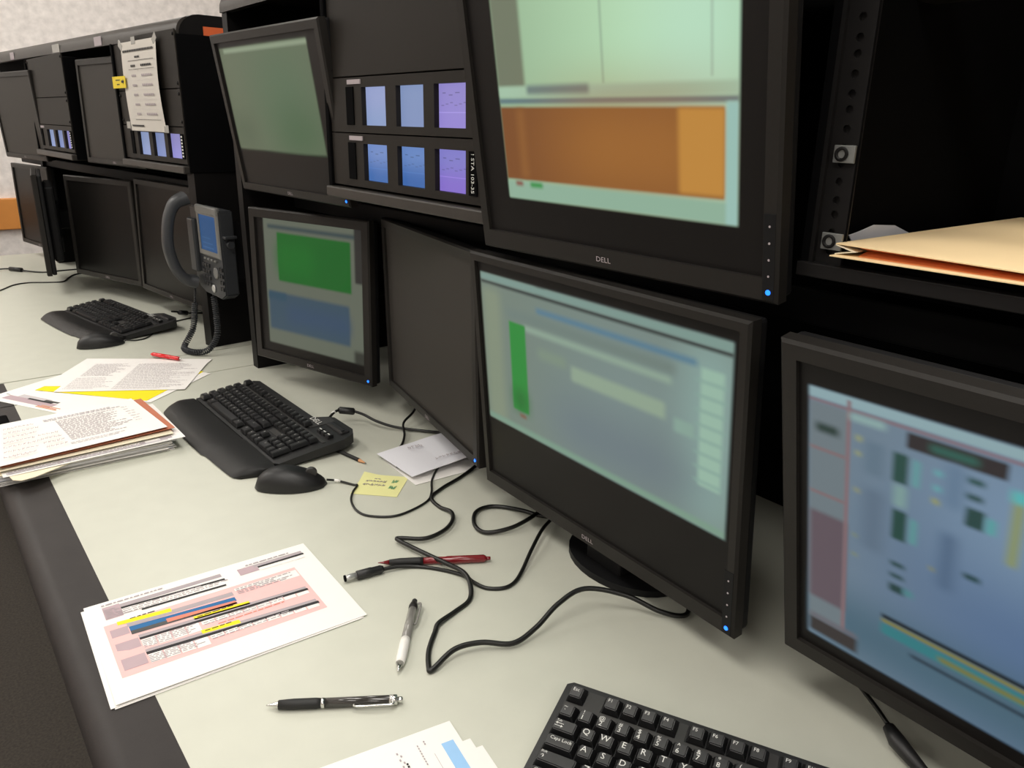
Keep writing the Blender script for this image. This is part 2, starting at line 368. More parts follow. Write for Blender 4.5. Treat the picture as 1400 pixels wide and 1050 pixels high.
def display_unit(label, BL, yaw, x0, z0, w, h, cols, group, mats, tagtext=None, fine=True):
    wide_ = .166 if fine else .192
    t = thing('rack_display_unit', label, 'display unit', (BL[0], BL[1], DZ+BL[2]), facing(yaw), group)
    sw, sh = w*wide_, h*.67; zb = z0+h*.145
    xs = [x0+w*c for c in cols]
    bm = new()
    box(bm, x0, .001, z0+.001, x0+w, .012, zb); box(bm, x0, .001, zb+sh, x0+w, .012, z0+h-.001)
    prev = x0
    for x in xs + [None]:
        e = x if x is not None else x0+w
        box(bm, prev, .001, zb, e, .012, zb+sh); prev = (x or 0)+sw
    box(bm, x0+.01, .014, z0+.004, x0+w-.01, .06, z0+h-.004)
    obj('faceplate', bm, 'panel', t)
    for i, x in enumerate(xs):
        bm = new(); quad(bm, [(x, .0095, zb), (x+sw, .0095, zb), (x+sw, .0095, zb+sh), (x, .0095, zb+sh)], 0, [(0, 0), (1, 0), (1, 1), (0, 1)])
        box(bm, x, .0098, zb, x+sw, .0118, zb+sh, mi=1)
        obj('small_screen', bm, [mats[i], 'black'], t)
    bm = new(); box(bm, x0+w*.13, -.001, zb, x0+w*.185, .002, zb+sh*1.02, .0009); obj('control_strip', bm, 'black', t)
    bm = new(); box(bm, x0+w*.145, -.0012, z0+h*.87, x0+w*.24, .0012, z0+h*.95); obj('maker_label', bm, 'inkgrey', t)
    bm = new(); lx = .907 if tagtext else .965
    box(bm, x0+w*(lx-.020), -.0012, zb, x0+w*(lx+.020), .0014, zb+sh, mi=0)
    if tagtext: text_bm(bm, tagtext, .0100, Matrix.Translation((x0+w*lx, -.0016, zb+sh/2)) @ Matrix.Rotation(PI/2, 4, 'X') @ Matrix.Rotation(-PI/2, 4, 'Z'), 1)
    else:
        for k in range(7): quad(bm, [(x0+w*.955, -.0016, zb+sh*(.08+.13*k)), (x0+w*.975, -.0016, zb+sh*(.08+.13*k)), (x0+w*.975, -.0016, zb+sh*(.15+.13*k)), (x0+w*.955, -.0016, zb+sh*(.15+.13*k))], 1)
    obj('station_label', bm, ['black', 'legend'], t)
    return t
a1, a2, a3 = lcdmat('lcd_pale', (146, 158, 200), (138, 156, 196), False), lcdmat('lcd_sky', (128, 146, 186), (128, 145, 186), False), lcdmat('lcd_violet', (144, 134, 200), (148, 134, 208), True)
b1, b2, b3 = lcdmat('lcd_deep', (112, 138, 194), (66, 106, 170), True), lcdmat('lcd_blue', (100, 132, 190), (60, 102, 168), True), lcdmat('lcd_purple', (128, 124, 198), (132, 110, 200), True)
c1, c2, c3 = lcdmat('lcd_far_blue', (130, 146, 184), (140, 154, 196), False), lcdmat('lcd_far_mid', (118, 132, 174), (126, 140, 188), False), lcdmat('lcd_far_lilac', (134, 130, 186), (144, 140, 204), False)
NR = (.640, 1.352, .476)
rack_bay('upper rack frame in the foreground, right of the tilted green monitor', NR, 0, .483, .35)
U = .0889
display_unit('lower display unit of three small blue screens with the station label', NR, 0, 0, 0, .483, U, [.240, .474, .700], 'small screens in the near rack', [b1, b2, b3], '! STA 103-35')
display_unit('upper display unit of three small pale screens, above the one with station label', NR, 0, 0, U, .483, U, [.240, .474, .700], 'small screens in the near rack', [a1, a2, a3])
blank('large grey blank panel above the two rows of small screens', NR, 0, 0, 2*U, .483, .168)
R2 = (.559, 2.533, .472)
rack_bay('rack frame on the rear console that holds the taped notice', R2, 4.7, .45, .312)
display_unit('display unit of three small screens under the taped notice', R2, 4.7, 0, 0, .45, U, [.25, .50, .742], 'small screens in the rear racks', [c1, c2, c3], fine=False)
blank('lower grey blank panel behind the taped notice', R2, 4.7, 0, U, .45, U)
blank('upper grey blank panel behind the taped notice', R2, 4.7, 0, 2*U, .45, .134)
R1 = (.461, 3.396, .468)
rack_bay('rack frame at the far left of the rear console', R1, 3.0, .50, .298)
display_unit('display unit of three small screens at the far left', R1, 3.0, 0, 0, .50, .0825, [.305, .55, .79], 'small screens in the rear racks', [c1, c2, c3], fine=False)
blank('lower grey blank panel above the far left small screens', R1, 3.0, 0, .0825, .50, .087)
blank('upper grey blank panel under the top edge at the far left', R1, 3.0, 0, .1695, .50, .128)

# notice taped to the rear rack
nt_ = thing('taped_notice', 'white printed notice taped to the rear rack panels', 'notice', (R2[0], R2[1], DZ+R2[2]), facing(4.7))
x0, z0, pw, ph = .088, .075, .262, .222
def bend(x, z): return -.006-.006*math.sin((z-z0)/ph*PI)*(.6+.4*(x-x0)/pw)
bm = new(); nz = 12; nx = 6; g = {}
for i in range(nx+1):
    for j in range(nz+1):
        x = x0+pw*i/nx; z = z0+ph*j/nz; g[i, j] = bm.verts.new((x+.03*(1-j/nz)*.15, bend(x, z), z))
for i in range(nx):
    for j in range(nz): bm.faces.new((g[i, j], g[i+1, j], g[i+1, j+1], g[i, j+1]))
def nq(a, b, c, d, mi):
    P = [(a, b), (c, b), (c, d), (a, d)]
    quad(bm, [(x0+pw*u+.0045*(1-v), bend(x0+pw*u, z0+ph*v)-.0016, z0+ph*v) for u, v in P], mi)
k = .06
while k < .92: nq(k, .885, k+.03, .91, 1); k += .038
for k in range(4): nq(.4+.035*k, .815, .43+.035*k, .835, 1)
nq(.2, .785, .93, .79, 1); nq(.2, .69, .93, .694, 1); nq(.2, .13, .93, .134, 1)
for x in (.2, .46, .93): nq(x, .13, x+.003, .79, 2)
for r_ in range(6):
    z = .73-.107*r_
    for k in range(3): nq(.27+.045*k, z-.012, .305+.045*k, z+.012, 1 if r_ == 0 else 3)
    for k in range(6): nq(.56+.05*k, z-.012, .60+.05*k, z+.012, 1 if r_ == 0 else 3)
    if r_: nq(.2, z+.052, .93, z+.054, 2)
for k in range(8): nq(.06+.045*k, .05, .10+.045*k, .07, 1)
obj('sheet', bm, ['poster', 'ink', 'inklight', 'inkgrey'], nt_)
for (tx, tz, a) in ((x0-.004, z0+ph-.006, .6), (x0+pw-.01, z0+ph-.004, -.6), (x0-.016, z0+.014, 0), (x0+pw+.004, z0+.008, 0), (x0+pw*.38, z0+ph+.001, 0)):
    bm = new(); box(bm, -.013, -.0072, -.009, .016, -.0064, .009, mtx=Matrix.Translation((tx, 0, tz)) @ Matrix.Rotation(a, 4, 'Y')); obj('tape', bm, 'tape', nt_)
bm = new(); box(bm, -.03, -.0155, .184, .075, -.0145, .214)
bm2 = [(.045, .197), (.058, .197), (.058, .193), (.066, .200), (.058, .207), (.058, .203), (.045, .203)]
f = bm.faces.new([bm.verts.new((x, -.0162, z)) for x, z in bm2]); f.material_index = 1
for k in range(3): quad(bm, [(.0+.012*k, -.0162, .203), (.009+.012*k, -.0162, .203), (.009+.012*k, -.0162, .206), (.0+.012*k, -.0162, .206)], 1)
for k in range(2): quad(bm, [(.006+.012*k, -.0162, .192), (.015+.012*k, -.0162, .192), (.015+.012*k, -.0162, .195), (.006+.012*k, -.0162, .195)], 1)
fl = thing('yellow_flag', 'yellow adhesive flag with a black arrow pointing at the notice', 'sticky flag', (R2[0]+.0035, R2[1]-.042, DZ+R2[2]), facing(4.7))
obj('flag', bm, ['flag', 'ink'], fl)

# open rack with shelf and folder, right edge of the picture
SR = (.662, .405, .470)
sr = thing('open_rack', 'open black rack at the right with a perforated mounting rail and a shelf', 'rack', (SR[0], SR[1], DZ+SR[2]), 0*1+facing(0))
bm = new(); W_ = .483
box(bm, -.008, 0, -.012, 0, .40, .36); box(bm, W_, 0, -.012, W_+.008, .40, .36); box(bm, 0, .39, -.01, W_, .40, .36); obj('rack_shell', bm, 'black', sr)
bm = new()
# perforated rail: strip with punched round holes
def punched(bm, x0, x1, zs, y, r, z0, z1):
    xc = (x0+x1)/2; zz = [z0] + [ (zs[i]+zs[i+1])/2 for i in range(len(zs)-1)] + [z1]
    for i, zc in enumerate(zs):
        a, b = zz[i], zz[i+1]
        ring = [bm.verts.new((xc+r*math.cos(2*PI*k/16), y, zc+r*math.sin(2*PI*k/16))) for k in range(16)]
        outp = []
        for k in range(16):
            c_, s_ = math.cos(2*PI*k/16), math.sin(2*PI*k/16); hx = (x1-x0)/2; hz = (b-zc) if s_ > 0 else (zc-a)
            m_ = min(hx/abs(c_) if abs(c_) > 1e-6 else 9, hz/abs(s_) if abs(s_) > 1e-6 else 9)
            outp.append(bm.verts.new((xc+c_*m_, y, zc+s_*m_)))
        for k in (2, 6, 10, 14):
            outp[k].co = (xc+math.copysign((x1-x0)/2, math.cos(2*PI*k/16)), y, b if k < 8 else a)
        for k in range(16): bm.faces.new((ring[k], ring[(k+1) % 16], outp[(k+1) % 16], outp[k]))
        r2 = [bm.verts.new((v.co.x, y+.0025, v.co.z)) for v in ring]
        for k in range(16): bm.faces.new((ring[k], ring[(k+1) % 16], r2[(k+1) % 16], r2[k]))
zs = []; z = .012
while z < .34:
    for d_ in (0, .0159, .0318):
        zs.append(z+d_)
    z += .04445
zs = [q for q in zs if q < .35]
for x0_, x1_ in ((.004, .030), (W_-.030, W_-.004)):
    bm = new(); punched(bm, x0_, x1_, zs, .004, .0036, 0, .36)
    box(bm, x0_, .0075, 0, x1_, .009, .36)  # backing plate added behind the holes to block light coming through
    box(bm, x0_-.004, .0, 0, x0_, .03, .36) if x0_ < .1 else box(bm, x1_, .0, 0, x1_+.004, .03, .36)
    obj('perforated_rail', bm, 'post', sr)
bm = new(); box(bm, -.008, -.006, -.013, W_+.008, .39, 0, .001); obj('shelf_plate', bm, 'post', sr)
bm = new(); box(bm, .012, .012, 0.0002, .40, .30, .0086); obj('shelf_lining', bm, 'black', sr)
for i, z_ in enumerate((.0205, .096)):
    cn = thing('cage_nut', ('steel cage nut at the shelf corner beside the folder tip', 'steel cage nut halfway up the perforated rail')[i], 'cage nut', (SR[0], SR[1], DZ+SR[2]+z_), facing(0))
    bm = new(); box(bm, .010, .0, -.0075, .030, .0028, .0075, .0006); cl_ = obj('clip', bm, 'steel', cn)
    bm = new(); lathe(bm, [(0, .0062), (.0018, .0062), (.0018, .0038), (-.001, .0032)], 16, 0, Matrix.Translation((.018, .0002, 0)) @ Matrix.Rotation(-PI/2, 4, 'Z')); obj('screw', bm, 'post', cn)
# manila expanding folder lying on the shelf
fo = thing('expanding_folder', 'manila expanding folder lying on the shelf at the right edge', 'folder', (.655, .376, DZ+.4790), facing(0))
FW, FD = .30, .46
def fz(x, y): return .0110-.016*max(0, x)*(1-y/FD)
bm = new()
for (th_, y0_, top_) in ((.001, -.008, 0), (.001, .0, 1)):
    n_ = 10; g = {}
    for i in range(n_+1):
        for j in range(n_+1):
            x = FW*i/n_; y = y0_+(FD-y0_)*j/n_; z = (fz(x, y)+.004*math.sin(PI*i/n_)*math.sin(PI*j/n_)) if top_ else .001
            g[i, j, 0] = bm.verts.new((x, y, z)); g[i, j, 1] = bm.verts.new((x, y, z+th_))
    for i in range(n_):
        for j in range(n_):
            for q in (0, 1): bm.faces.new((g[i, j, q], g[i+1, j, q], g[i+1, j+1, q], g[i, j+1, q]))
    for k in range(n_):
        for A_, B_ in (((k, 0), (k+1, 0)), ((k, n_), (k+1, n_)), ((0, k), (0, k+1)), ((n_, k), (n_, k+1))): bm.faces.new((g[A_+(0,)], g[B_+(0,)], g[B_+(1,)], g[A_+(1,)]))
obj('cover', bm, 'manila', fo)
bm = new()
ps = [(0.0, .0110), (.020, .0062), (.0, .0020), (.0, .0030), (.016, .0062), (.0, .0100)]
A = [bm.verts.new((x, .0, z)) for x, z in ps]; B = [bm.verts.new((x, FD-.02, z)) for x, z in ps]
for i in range(len(ps)): bm.faces.new((A[i], A[(i+1) % 6], B[(i+1) % 6], B[i]))
bm.faces.new(A); bm.faces.new(B[::-1])
obj('gusset', bm, 'cream', fo)
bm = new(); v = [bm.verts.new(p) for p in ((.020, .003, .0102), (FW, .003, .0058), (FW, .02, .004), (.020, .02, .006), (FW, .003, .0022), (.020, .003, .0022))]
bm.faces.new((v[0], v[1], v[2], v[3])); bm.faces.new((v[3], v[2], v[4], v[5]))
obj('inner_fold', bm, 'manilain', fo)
bm = new(); pts = [(.702, .4712), (.703, .478), (.712, .486), (.706, .492), (.722, .494), (.75, .499), (.79, .496), (.83, .484), (.83, .4712)]
A = [bm.verts.new((x, .3945, DZ+z)) for x, z in pts]; B = [bm.verts.new((x, .3935, DZ+z)) for x, z in pts]; n_ = len(pts)
bm.faces.new(A); bm.faces.new(B[::-1])
for k in range(n_): bm.faces.new((A[k], B[k], B[(k+1) % n_], A[(k+1) % n_]))
o = obj('crumpled_scrap', bm, 'paper2')
tag(o, 'grey torn plastic scrap sticking out behind the folder tip', 'scrap')

# ------------------------------------------------------------------ monitors
def ring_frame(bm, w, h, b, y0, y1, T, bb=None, bev=.003):
    bb = bb or b
    o = [(-w/2, 0), (w/2, 0), (w/2, h), (-w/2, h)]; i_ = [(-w/2+b, bb), (w/2-b, bb), (w/2-b, h-b), (-w/2+b, h-b)]
    e = bev; o1 = [(-w/2+e, e), (w/2-e, e), (w/2-e, h-e), (-w/2+e, h-e)]
    L_ = [[bm.verts.new(T @ Vector((x, y, z))) for x, z in ps] for ps, y in ((o, y1), (o, y0+e), (o1, y0), (i_, y0), (i_, y0+.005))]
    for A, B in zip(L_, L_[1:]):
        for k in range(4): bm.faces.new((A[k], A[(k+1) % 4], B[(k+1) % 4], B[k]))
def monitor(label, BL, yaw, tilt, w, h, scr, support='stand', bez=.017, group=None, led=False, buttons=0, logo=True, depth=.05, name='monitor', backx=None, bottombez=None, shellmat='shell'):
    th = facing(yaw); ux, uy = math.cos(th), math.sin(th)
    t = thing(name, label, 'monitor', (BL[0]+ux*w/2, BL[1]+uy*w/2, DZ+(0 if support == 'stand' else BL[2])), th, group)
    zb = BL[2] if support == 'stand' else 0
    T = Matrix.Translation((0, 0, zb)) @ Matrix.Rotation(R(-tilt), 4, 'X'); bb = bottombez or bez
    bm = new(); ring_frame(bm, w, h, bez, 0, .016, T, bb); bz = obj('bezel', bm, shellmat, t)
    x0, x1, z0, z1 = -w/2+bez-.001, w/2-bez+.001, bb-.001, h-bez+.001
    bm = new(); quad(bm, [T @ Vector(p) for p in ((x0, .0045, z0), (x1, .0045, z0), (x1, .0045, z1), (x0, .0045, z1))], 0, [((x+w/2)/w, z/h) for x, z in ((x0, z0), (x1, z0), (x1, z1), (x0, z1))])
    box(bm, x0, .005, z0, x1, .012, z1, mi=1, mtx=T); obj('screen', bm, [scr, 'black'], t)
    bm = new(); box(bm, -w/2+.002, .0162, .002, w/2-.002, .030, h-.002, .004, mtx=T); box(bm, -w/2+.04, .030, .04, w/2-.04, depth, h-.04, .008, mtx=T); obj('rear_housing', bm, 'shelldark', t)
    if logo:
        bm = new(); text_bm(bm, 'DELL', .0085, T @ Matrix.Translation((0, -.0004, bb*.5)) @ Matrix.Rotation(PI/2, 4, 'X'), 0, sx=1.2); obj('maker_logo', bm, 'inkgrey', bz)
    if buttons:
        bm = new(); box(bm, w/2-.0155, -.0006, .004, w/2-.003, .0006, .085, .0003, mtx=T); bs = obj('button_strip', bm, 'shelldark', t)
        for k in range(4):
            bm = new(); lathe(bm, [(0, .0012), (.0006, .001)], 8, 0, T @ Matrix.Translation((w/2-.009, -.0007, .027+.0155*k)) @ Matrix.Rotation(-PI/2, 4, 'Z')); obj('menu_button', bm, 'inkgrey', bs)
    if led:
        bm = new(); lathe(bm, [(0, .0027), (.0008, .0024)], 12, 0, T @ Matrix.Translation((w/2-.009, -.0006, .0115)) @ Matrix.Rotation(-PI/2, 4, 'Z')); obj('power_light', bm, 'led', bs if buttons else bz)
    if support == 'stand':
        bm = new(); off = .5*h*math.sin(R(tilt)); box(bm, -.035, depth+off-.004, .006, .035, depth+off+.022, BL[2]+h*.6, .004); sn = obj('stand_neck', bm, 'shelldark', t)
        bm = new(); cy = depth+off+.02; prism(bm, [(.095*math.cos(2*PI*k/32), cy+.02+.068*math.sin(2*PI*k/32)) for k in range(32)], .0006, .010); obj('stand_base', bm, 'shelldark', sn, smooth=40)
    else:
        bm = new(); c = T @ Vector((0, depth, h*.5)); yb = (backx - (BL[0]+ux*w/2)) ; box(bm, -.03, c.y-.006, c.z-.03, .03, yb, c.z+.03, .004); box(bm, -.06, c.y-.004, c.z-.06, .06, c.y+.008, c.z+.06, .003); obj('mount_arm', bm, 'console', t)
    return t

W3 = (176, 206, 180)
dA = display('display_upper_right', [
 (.135, .19, .895, 1.3, (150, 180, 146), .008), (.40, .19, .895, 1.3, (178, 214, 176), .30), (.7, .19, .9, 1.3, (184, 222, 196), .2),  # darker left side is view-angle dimming, painted into the display colours
 (.135, .545, .245, 1.3, (110, 118, 98), .012), (.52, .55, .527, .93, (150, 178, 150), .006), (.826, .56, .832, .93, (160, 188, 166), .006),
 (.53, .89, .80, 1.3, (40, 190, 62), .008), (.135, .90, .36, .99, (128, 138, 118), .02),
 (.135, .497, .895, .516, (96, 122, 124), .008), (.135, .516, .895, .55, (160, 190, 164), .010), (.25, .525, .475, .552, (104, 126, 122), .012),
 (.135, .255, .862, .488, (122, 76, 40), .008), (.35, .255, .87, .488, (158, 104, 48), .20), (.74, .262, .862, .485, (186, 132, 60), .012), (.20, .262, .23, .48, (138, 90, 46), .02),
 (.135, .19, .895, .25, (140, 172, 150), .010), (.23, .233, .28, .25, (60, 140, 74), .01), (.17, .235, .2, .25, (130, 80, 70), .01), (.864, .19, .895, .50, (150, 186, 176), .008)], clip=(.135, .19, .895, 1.4, .007))
dB = display('display_lower_wide', [
 (.038, .32, .957, .928, (112, 126, 116), .008), (.4, .32, .957, .928, (118, 136, 134), .35), (.85, .32, .957, .928, (136, 166, 160), .12), (.35, .35, .86, .56, (104, 118, 124), .15),
 (.04, .885, .957, .899, (58, 66, 64), .008), (.30, .90, .34, .935, (70, 76, 72), .012), (.04, .90, .957, .925, (120, 146, 138), .008),
 (.042, .33, .13, .87, (126, 138, 118), .03), (.30, .828, .862, .848, (84, 120, 140), .014), (.16, .775, .80, .815, (108, 124, 118), .02),
 (.24, .745, .79, .768, (136, 158, 142), .014), (.30, .66, .42, .70, (120, 138, 122), .02), (.44, .625, .772, .68, (138, 158, 138), .014), (.80, .60, .86, .645, (130, 158, 146), .012),
 (.874, .46, .937, .83, (146, 178, 160), .010)]
 + [(.86, .47+.045*k, .945, .478+.045*k, (128, 158, 148), .01) for k in range(8)]
 + [(.169, .41, .245, .765, (42, 132, 56), .008), (.175, .41, .24, .50, (34, 108, 46), .04), (.038, .32, .957, .345, (118, 148, 130), .012), (.20, .385, .23, .40, (120, 90, 74), .01)], clip=(.036, .318, .957, .930, .008))
CC = (86, 104, 124)
dC = display('display_lower_right', [
 (.055, .10, 1.2, .892, (104, 122, 136), .008), (.25, .10, 1.2, .70, (84, 108, 140), .22), (.05, .10, 1.2, .30, (72, 98, 114), .10), (.30, .55, 1.2, .88, (112, 136, 160), .15),
 (.055, .862, 1.2, .89, (134, 160, 166), .008), (.055, .852, 1.2, .858, (126, 92, 96), .008),
 (.058, .16, .135, .85, (104, 116, 122), .008), (.058, .24, .135, .53, (92, 80, 88), .012), (.130, .17, .137, .88, (126, 100, 104), .006), (.058, .717, .13, .724, (126, 96, 98), .008), (.058, .585, .13, .592, (126, 96, 98), .008),
 (.07, .77, .115, .795, (40, 58, 54), .012), (.135, .83, .20, .85, (132, 160, 158), .012),
 (.237, .805, .392, .846, (44, 40, 42), .008), (.275, .815, .35, .835, (44, 88, 78), .012),
 (.216, .705, .242, .785, (36, 70, 64), .009), (.250, .71, .262, .78, (92, 146, 148), .010), (.220, .64, .243, .70, (118, 148, 146), .012),
 (.220, .545, .246, .63, (34, 68, 62), .009), (.252, .55, .264, .62, (86, 142, 142), .010),
 (.222, .465, .248, .478, (38, 66, 66), .010), (.222, .43, .248, .442, (38, 66, 66), .010), (.222, .385, .250, .41, (36, 62, 62), .010), (.25, .39, .265, .41, (70, 128, 130), .012),
 (.335, .77, .362, .785, (40, 74, 72), .010), (.335, .73, .362, .745, (40, 70, 70), .010), (.338, .66, .368, .71, (36, 66, 64), .009), (.37, .66, .385, .70, (84, 150, 152), .010), (.345, .52, .372, .535, (34, 64, 66), .010),
 (.285, .76, .30, .775, (96, 154, 160), .010), (.285, .72, .30, .735, (96, 154, 160), .010), (.285, .685, .297, .70, (140, 144, 90), .010), (.29, .50, .30, .51, (128, 130, 86), .010),
 (.148, .78, .16, .795, (140, 146, 104), .010), (.148, .74, .16, .752, (140, 146, 104), .010), (.148, .635, .16, .647, (136, 140, 104), .010), (.148, .50, .158, .51, (120, 130, 104), .010), (.148, .44, .158, .45, (120, 130, 104), .010),
 (.165, .70, .20, .79, (92, 112, 128), .015), (.305, .69, .33, .80, (92, 116, 140), .02), (.165, .48, .205, .66, (90, 108, 126), .02), (.305, .46, .33, .62, (76, 98, 124), .02), (.405, .60, .42, .78, (130, 140, 90), .012), (.40, .76, .425, .79, (84, 168, 170), .012),
 (.06, .115, .165, .165, (52, 48, 48), .010), (.06, .165, .165, .18, (98, 96, 104), .012),
 (.212, .285, .60, .300, (30, 40, 48), .008), (.212, .272, .60, .284, (120, 118, 66), .008), (.212, .235, .60, .270, (50, 116, 122), .010), (.32, .240, .60, .255, (112, 112, 62), .010), (.27, .205, .60, .215, (34, 46, 58), .010)], clip=(.053, .098, 1.4, .892, .008))
dE = display('display_lower_left', [
 (.12, .12, .94, .98, (92, 98, 86), .012), (.16, .88, .9, .905, (52, 66, 68), .015), (.24, .55, .85, .86, (20, 90, 32), .012), (.24, .60, .55, .80, (22, 98, 34), .08),
 (.14, .22, .83, .47, (54, 74, 88), .018), (.14, .42, .30, .47, (42, 70, 86), .02), (.30, .28, .83, .40, (52, 72, 94), .06), (.88, .62, .97, .98, (42, 42, 40), .012), (.86, .10, .97, .2, (50, 52, 46), .02)], clip=(.12, .12, .94, .975, .012))
dF = display('display_upper_left', [
 (.055, .285, .875, .915, (94, 104, 83), .010), (.35, .29, .875, .88, (84, 104, 80), .25), (.5, .29, .875, .5, (68, 94, 66), .2), (.055, .30, .28, .50, (84, 96, 76), .1), (.10, .88, .875, .905, (132, 146, 122), .012)], clip=(.055, .275, .875, .915, .012))
monitor('upper monitor with the green and orange picture, right of the small screens', (.616, .854, .430), 2.0, -9.1, .442, .36, dA, 'arm', led=True, buttons=1, backx=1.05, bez=.016, bottombez=.024)
monitor('lower wide monitor whose picture has a green vertical bar', (.663, .910, .050), -2.1, -5.1, .487, .366, dB, 'stand', led=True, buttons=1, bez=.012, bottombez=.022)
monitor('lower monitor with the blue schematic picture at the right edge', (.669, .377, .062), -1.2, -12.7, .487, .360, dC, 'arm', backx=1.05, led=True, buttons=1, bez=.017, bottombez=.020)
monitor('dark lower monitor turned away, between the two lit lower ones', (.753, 1.381, .060), -11.3, -1.0, .455, .347, 'offgrey', 'arm', backx=1.05, led=True, buttons=0)
monitor('lower monitor with the green block above a blue block', (.610, 1.750, .060), 16.6, 1.5, .375, .340, dE, 'arm', backx=1.05, led=True, bez=.02)
monitor('tilted upper monitor with a plain dim green picture', (.636, 1.815, .432), 3.3, -8.3, .475, .320, dF, 'arm', led=True, backx=1.05, bez=.017)
# rear console, all switched off
monitor('switched-off rear monitor behind the rear keyboard, left of its neighbour behind the phone', (.462, 3.053, .064), 19.0, .8, .385, .330, 'off', 'arm', backx=0.92)
monitor('switched-off rear monitor partly hidden by the telephone', (.583, 2.665, .065), 7.0, 2.3, .45, .340, 'off', 'arm', backx=0.92)
monitor('switched-off upper rear monitor between the two rear racks', (.510, 2.84, .443), 9.6, 1.0, .42, .300, 'offgrey', 'arm', backx=.93)
monitor('switched-off upper rear monitor at the very left edge', (.393, 3.783, .422), 9.8, -2.9, .45, .307, 'offgrey', 'arm', backx=.86)
monitor('switched-off lower rear monitor at the far left beside the wooden rail', (.419, 4.00, .058), 10.2, .9, .41, .330, 'off', 'arm', backx=0.86)
monitor('rear monitor seen edge-on, swung away from its neighbours', (.420, 3.410, .068), -7.5, 0, .40, .330, 'off', 'arm', backx=0.86, logo=False, depth=.06)
# ------------------------------------------------------------------ keyboards
UNIT = .01905
KEYS = {}
def keymesh(wu, hu=1, style=0):
    k = (round(wu, 2), hu, style)
    if k in KEYS: return KEYS[k]
    bm = new(); w = wu*UNIT-.0012; d = hu*UNIT-.0012
    h = .0085 if style else .0075; s = .0030; tf, tb = .0022, .0036 if style else .0024
    lv = [[(-w/2, -d/2, 0), (w/2, -d/2, 0), (w/2, d/2, 0), (-w/2, d/2, 0)], [(-w/2+.0004, -d/2+.0004, .002), (w/2-.0004, -d/2+.0004, .002), (w/2-.0004, d/2-.0004, .002), (-w/2+.0004, d/2-.0004, .002)],
          [(-w/2+s, -d/2+tf, h), (w/2-s, -d/2+tf, h), (w/2-s, d/2-tb, h), (-w/2+s, d/2-tb, h)]]
    L_ = [[bm.verts.new(p) for p in ps] for ps in lv]
    for A, B in zip(L_, L_[1:]):
        for i in range(4): bm.faces.new((A[i], A[(i+1) % 4], B[(i+1) % 4], B[i]))
    top = bm.faces.new(L_[-1]); bm.faces.new(L_[0][::-1])
    bmesh.ops.bevel(bm, geom=[e for e in bm.edges if all(v.co.z > .003 for v in e.verts) or abs(e.verts[0].co.z-e.verts[1].co.z) > .003], offset=.0009, segments=2, affect='EDGES')
    KEYS[k] = bm; return bm
ROWS = [  # (row centre in units from the bottom row, [(label, width or gap)])
 (0, ['Ctrl:1.5', '_1', 'Alt:1.5', 'space:7', 'Alt:1.5', '_1', 'Ctrl:1.5', '_.25', '\u2190:1', '\u2193:1', '\u2192:1', '_.25', '0:2', '.:1', 'Enter:1:2']),
 (1, ['Shift:2.25', 'Z:1', 'X:1', 'C:1', 'V:1', 'B:1', 'N:1', 'M:1', '<:1', '>:1', '?:1', 'Shift:2.75', '_1.25', '\u2191:1', '_1.25', '1:1', '2:1', '3:1']),
 (2, ['Caps Lock:1.75', 'A:1', 'S:1', 'D:1', 'F:1', 'G:1', 'H:1', 'J:1', 'K:1', 'L:1', ';:1', "':1", 'Enter:2.25', '_3.5', '4:1', '5:1', '6:1', '+:1:2']),
 (3, ['Tab:1.5', 'Q:1', 'W:1', 'E:1', 'R:1', 'T:1', 'Y:1', 'U:1', 'I:1', 'O:1', 'P:1', '[:1', ']:1', '|:1.5', '_.25', 'Del:1', 'End:1', 'PgDn:1', '_.25', '7:1', '8:1', '9:1']),
 (4, ['`~:1', '1!:1', '2@:1', '3#:1', '4$:1', '5%:1', '6^:1', '7&:1', '8*:1', '9(:1', '0):1', '-_:1', '=+:1', 'Back:2', '_.25', 'Ins:1', 'Home:1', 'PgUp:1', '_.25', 'Num:1', '/:1', '*:1', '-:1']),
 (5.3, ['Esc:1', '_1', 'F1:1', 'F2:1', 'F3:1', 'F4:1', '_.5', 'F5:1', 'F6:1', 'F7:1', 'F8:1', '_.5', 'F9:1', 'F10:1', 'F11:1', 'F12:1', '_.25', 'PrtSc:1', 'Scrl:1', 'Pause:1']),
]
def plane(slope, z0): return Matrix.Translation((0, 0, z0)) @ Matrix.Rotation(slope, 4, 'X')
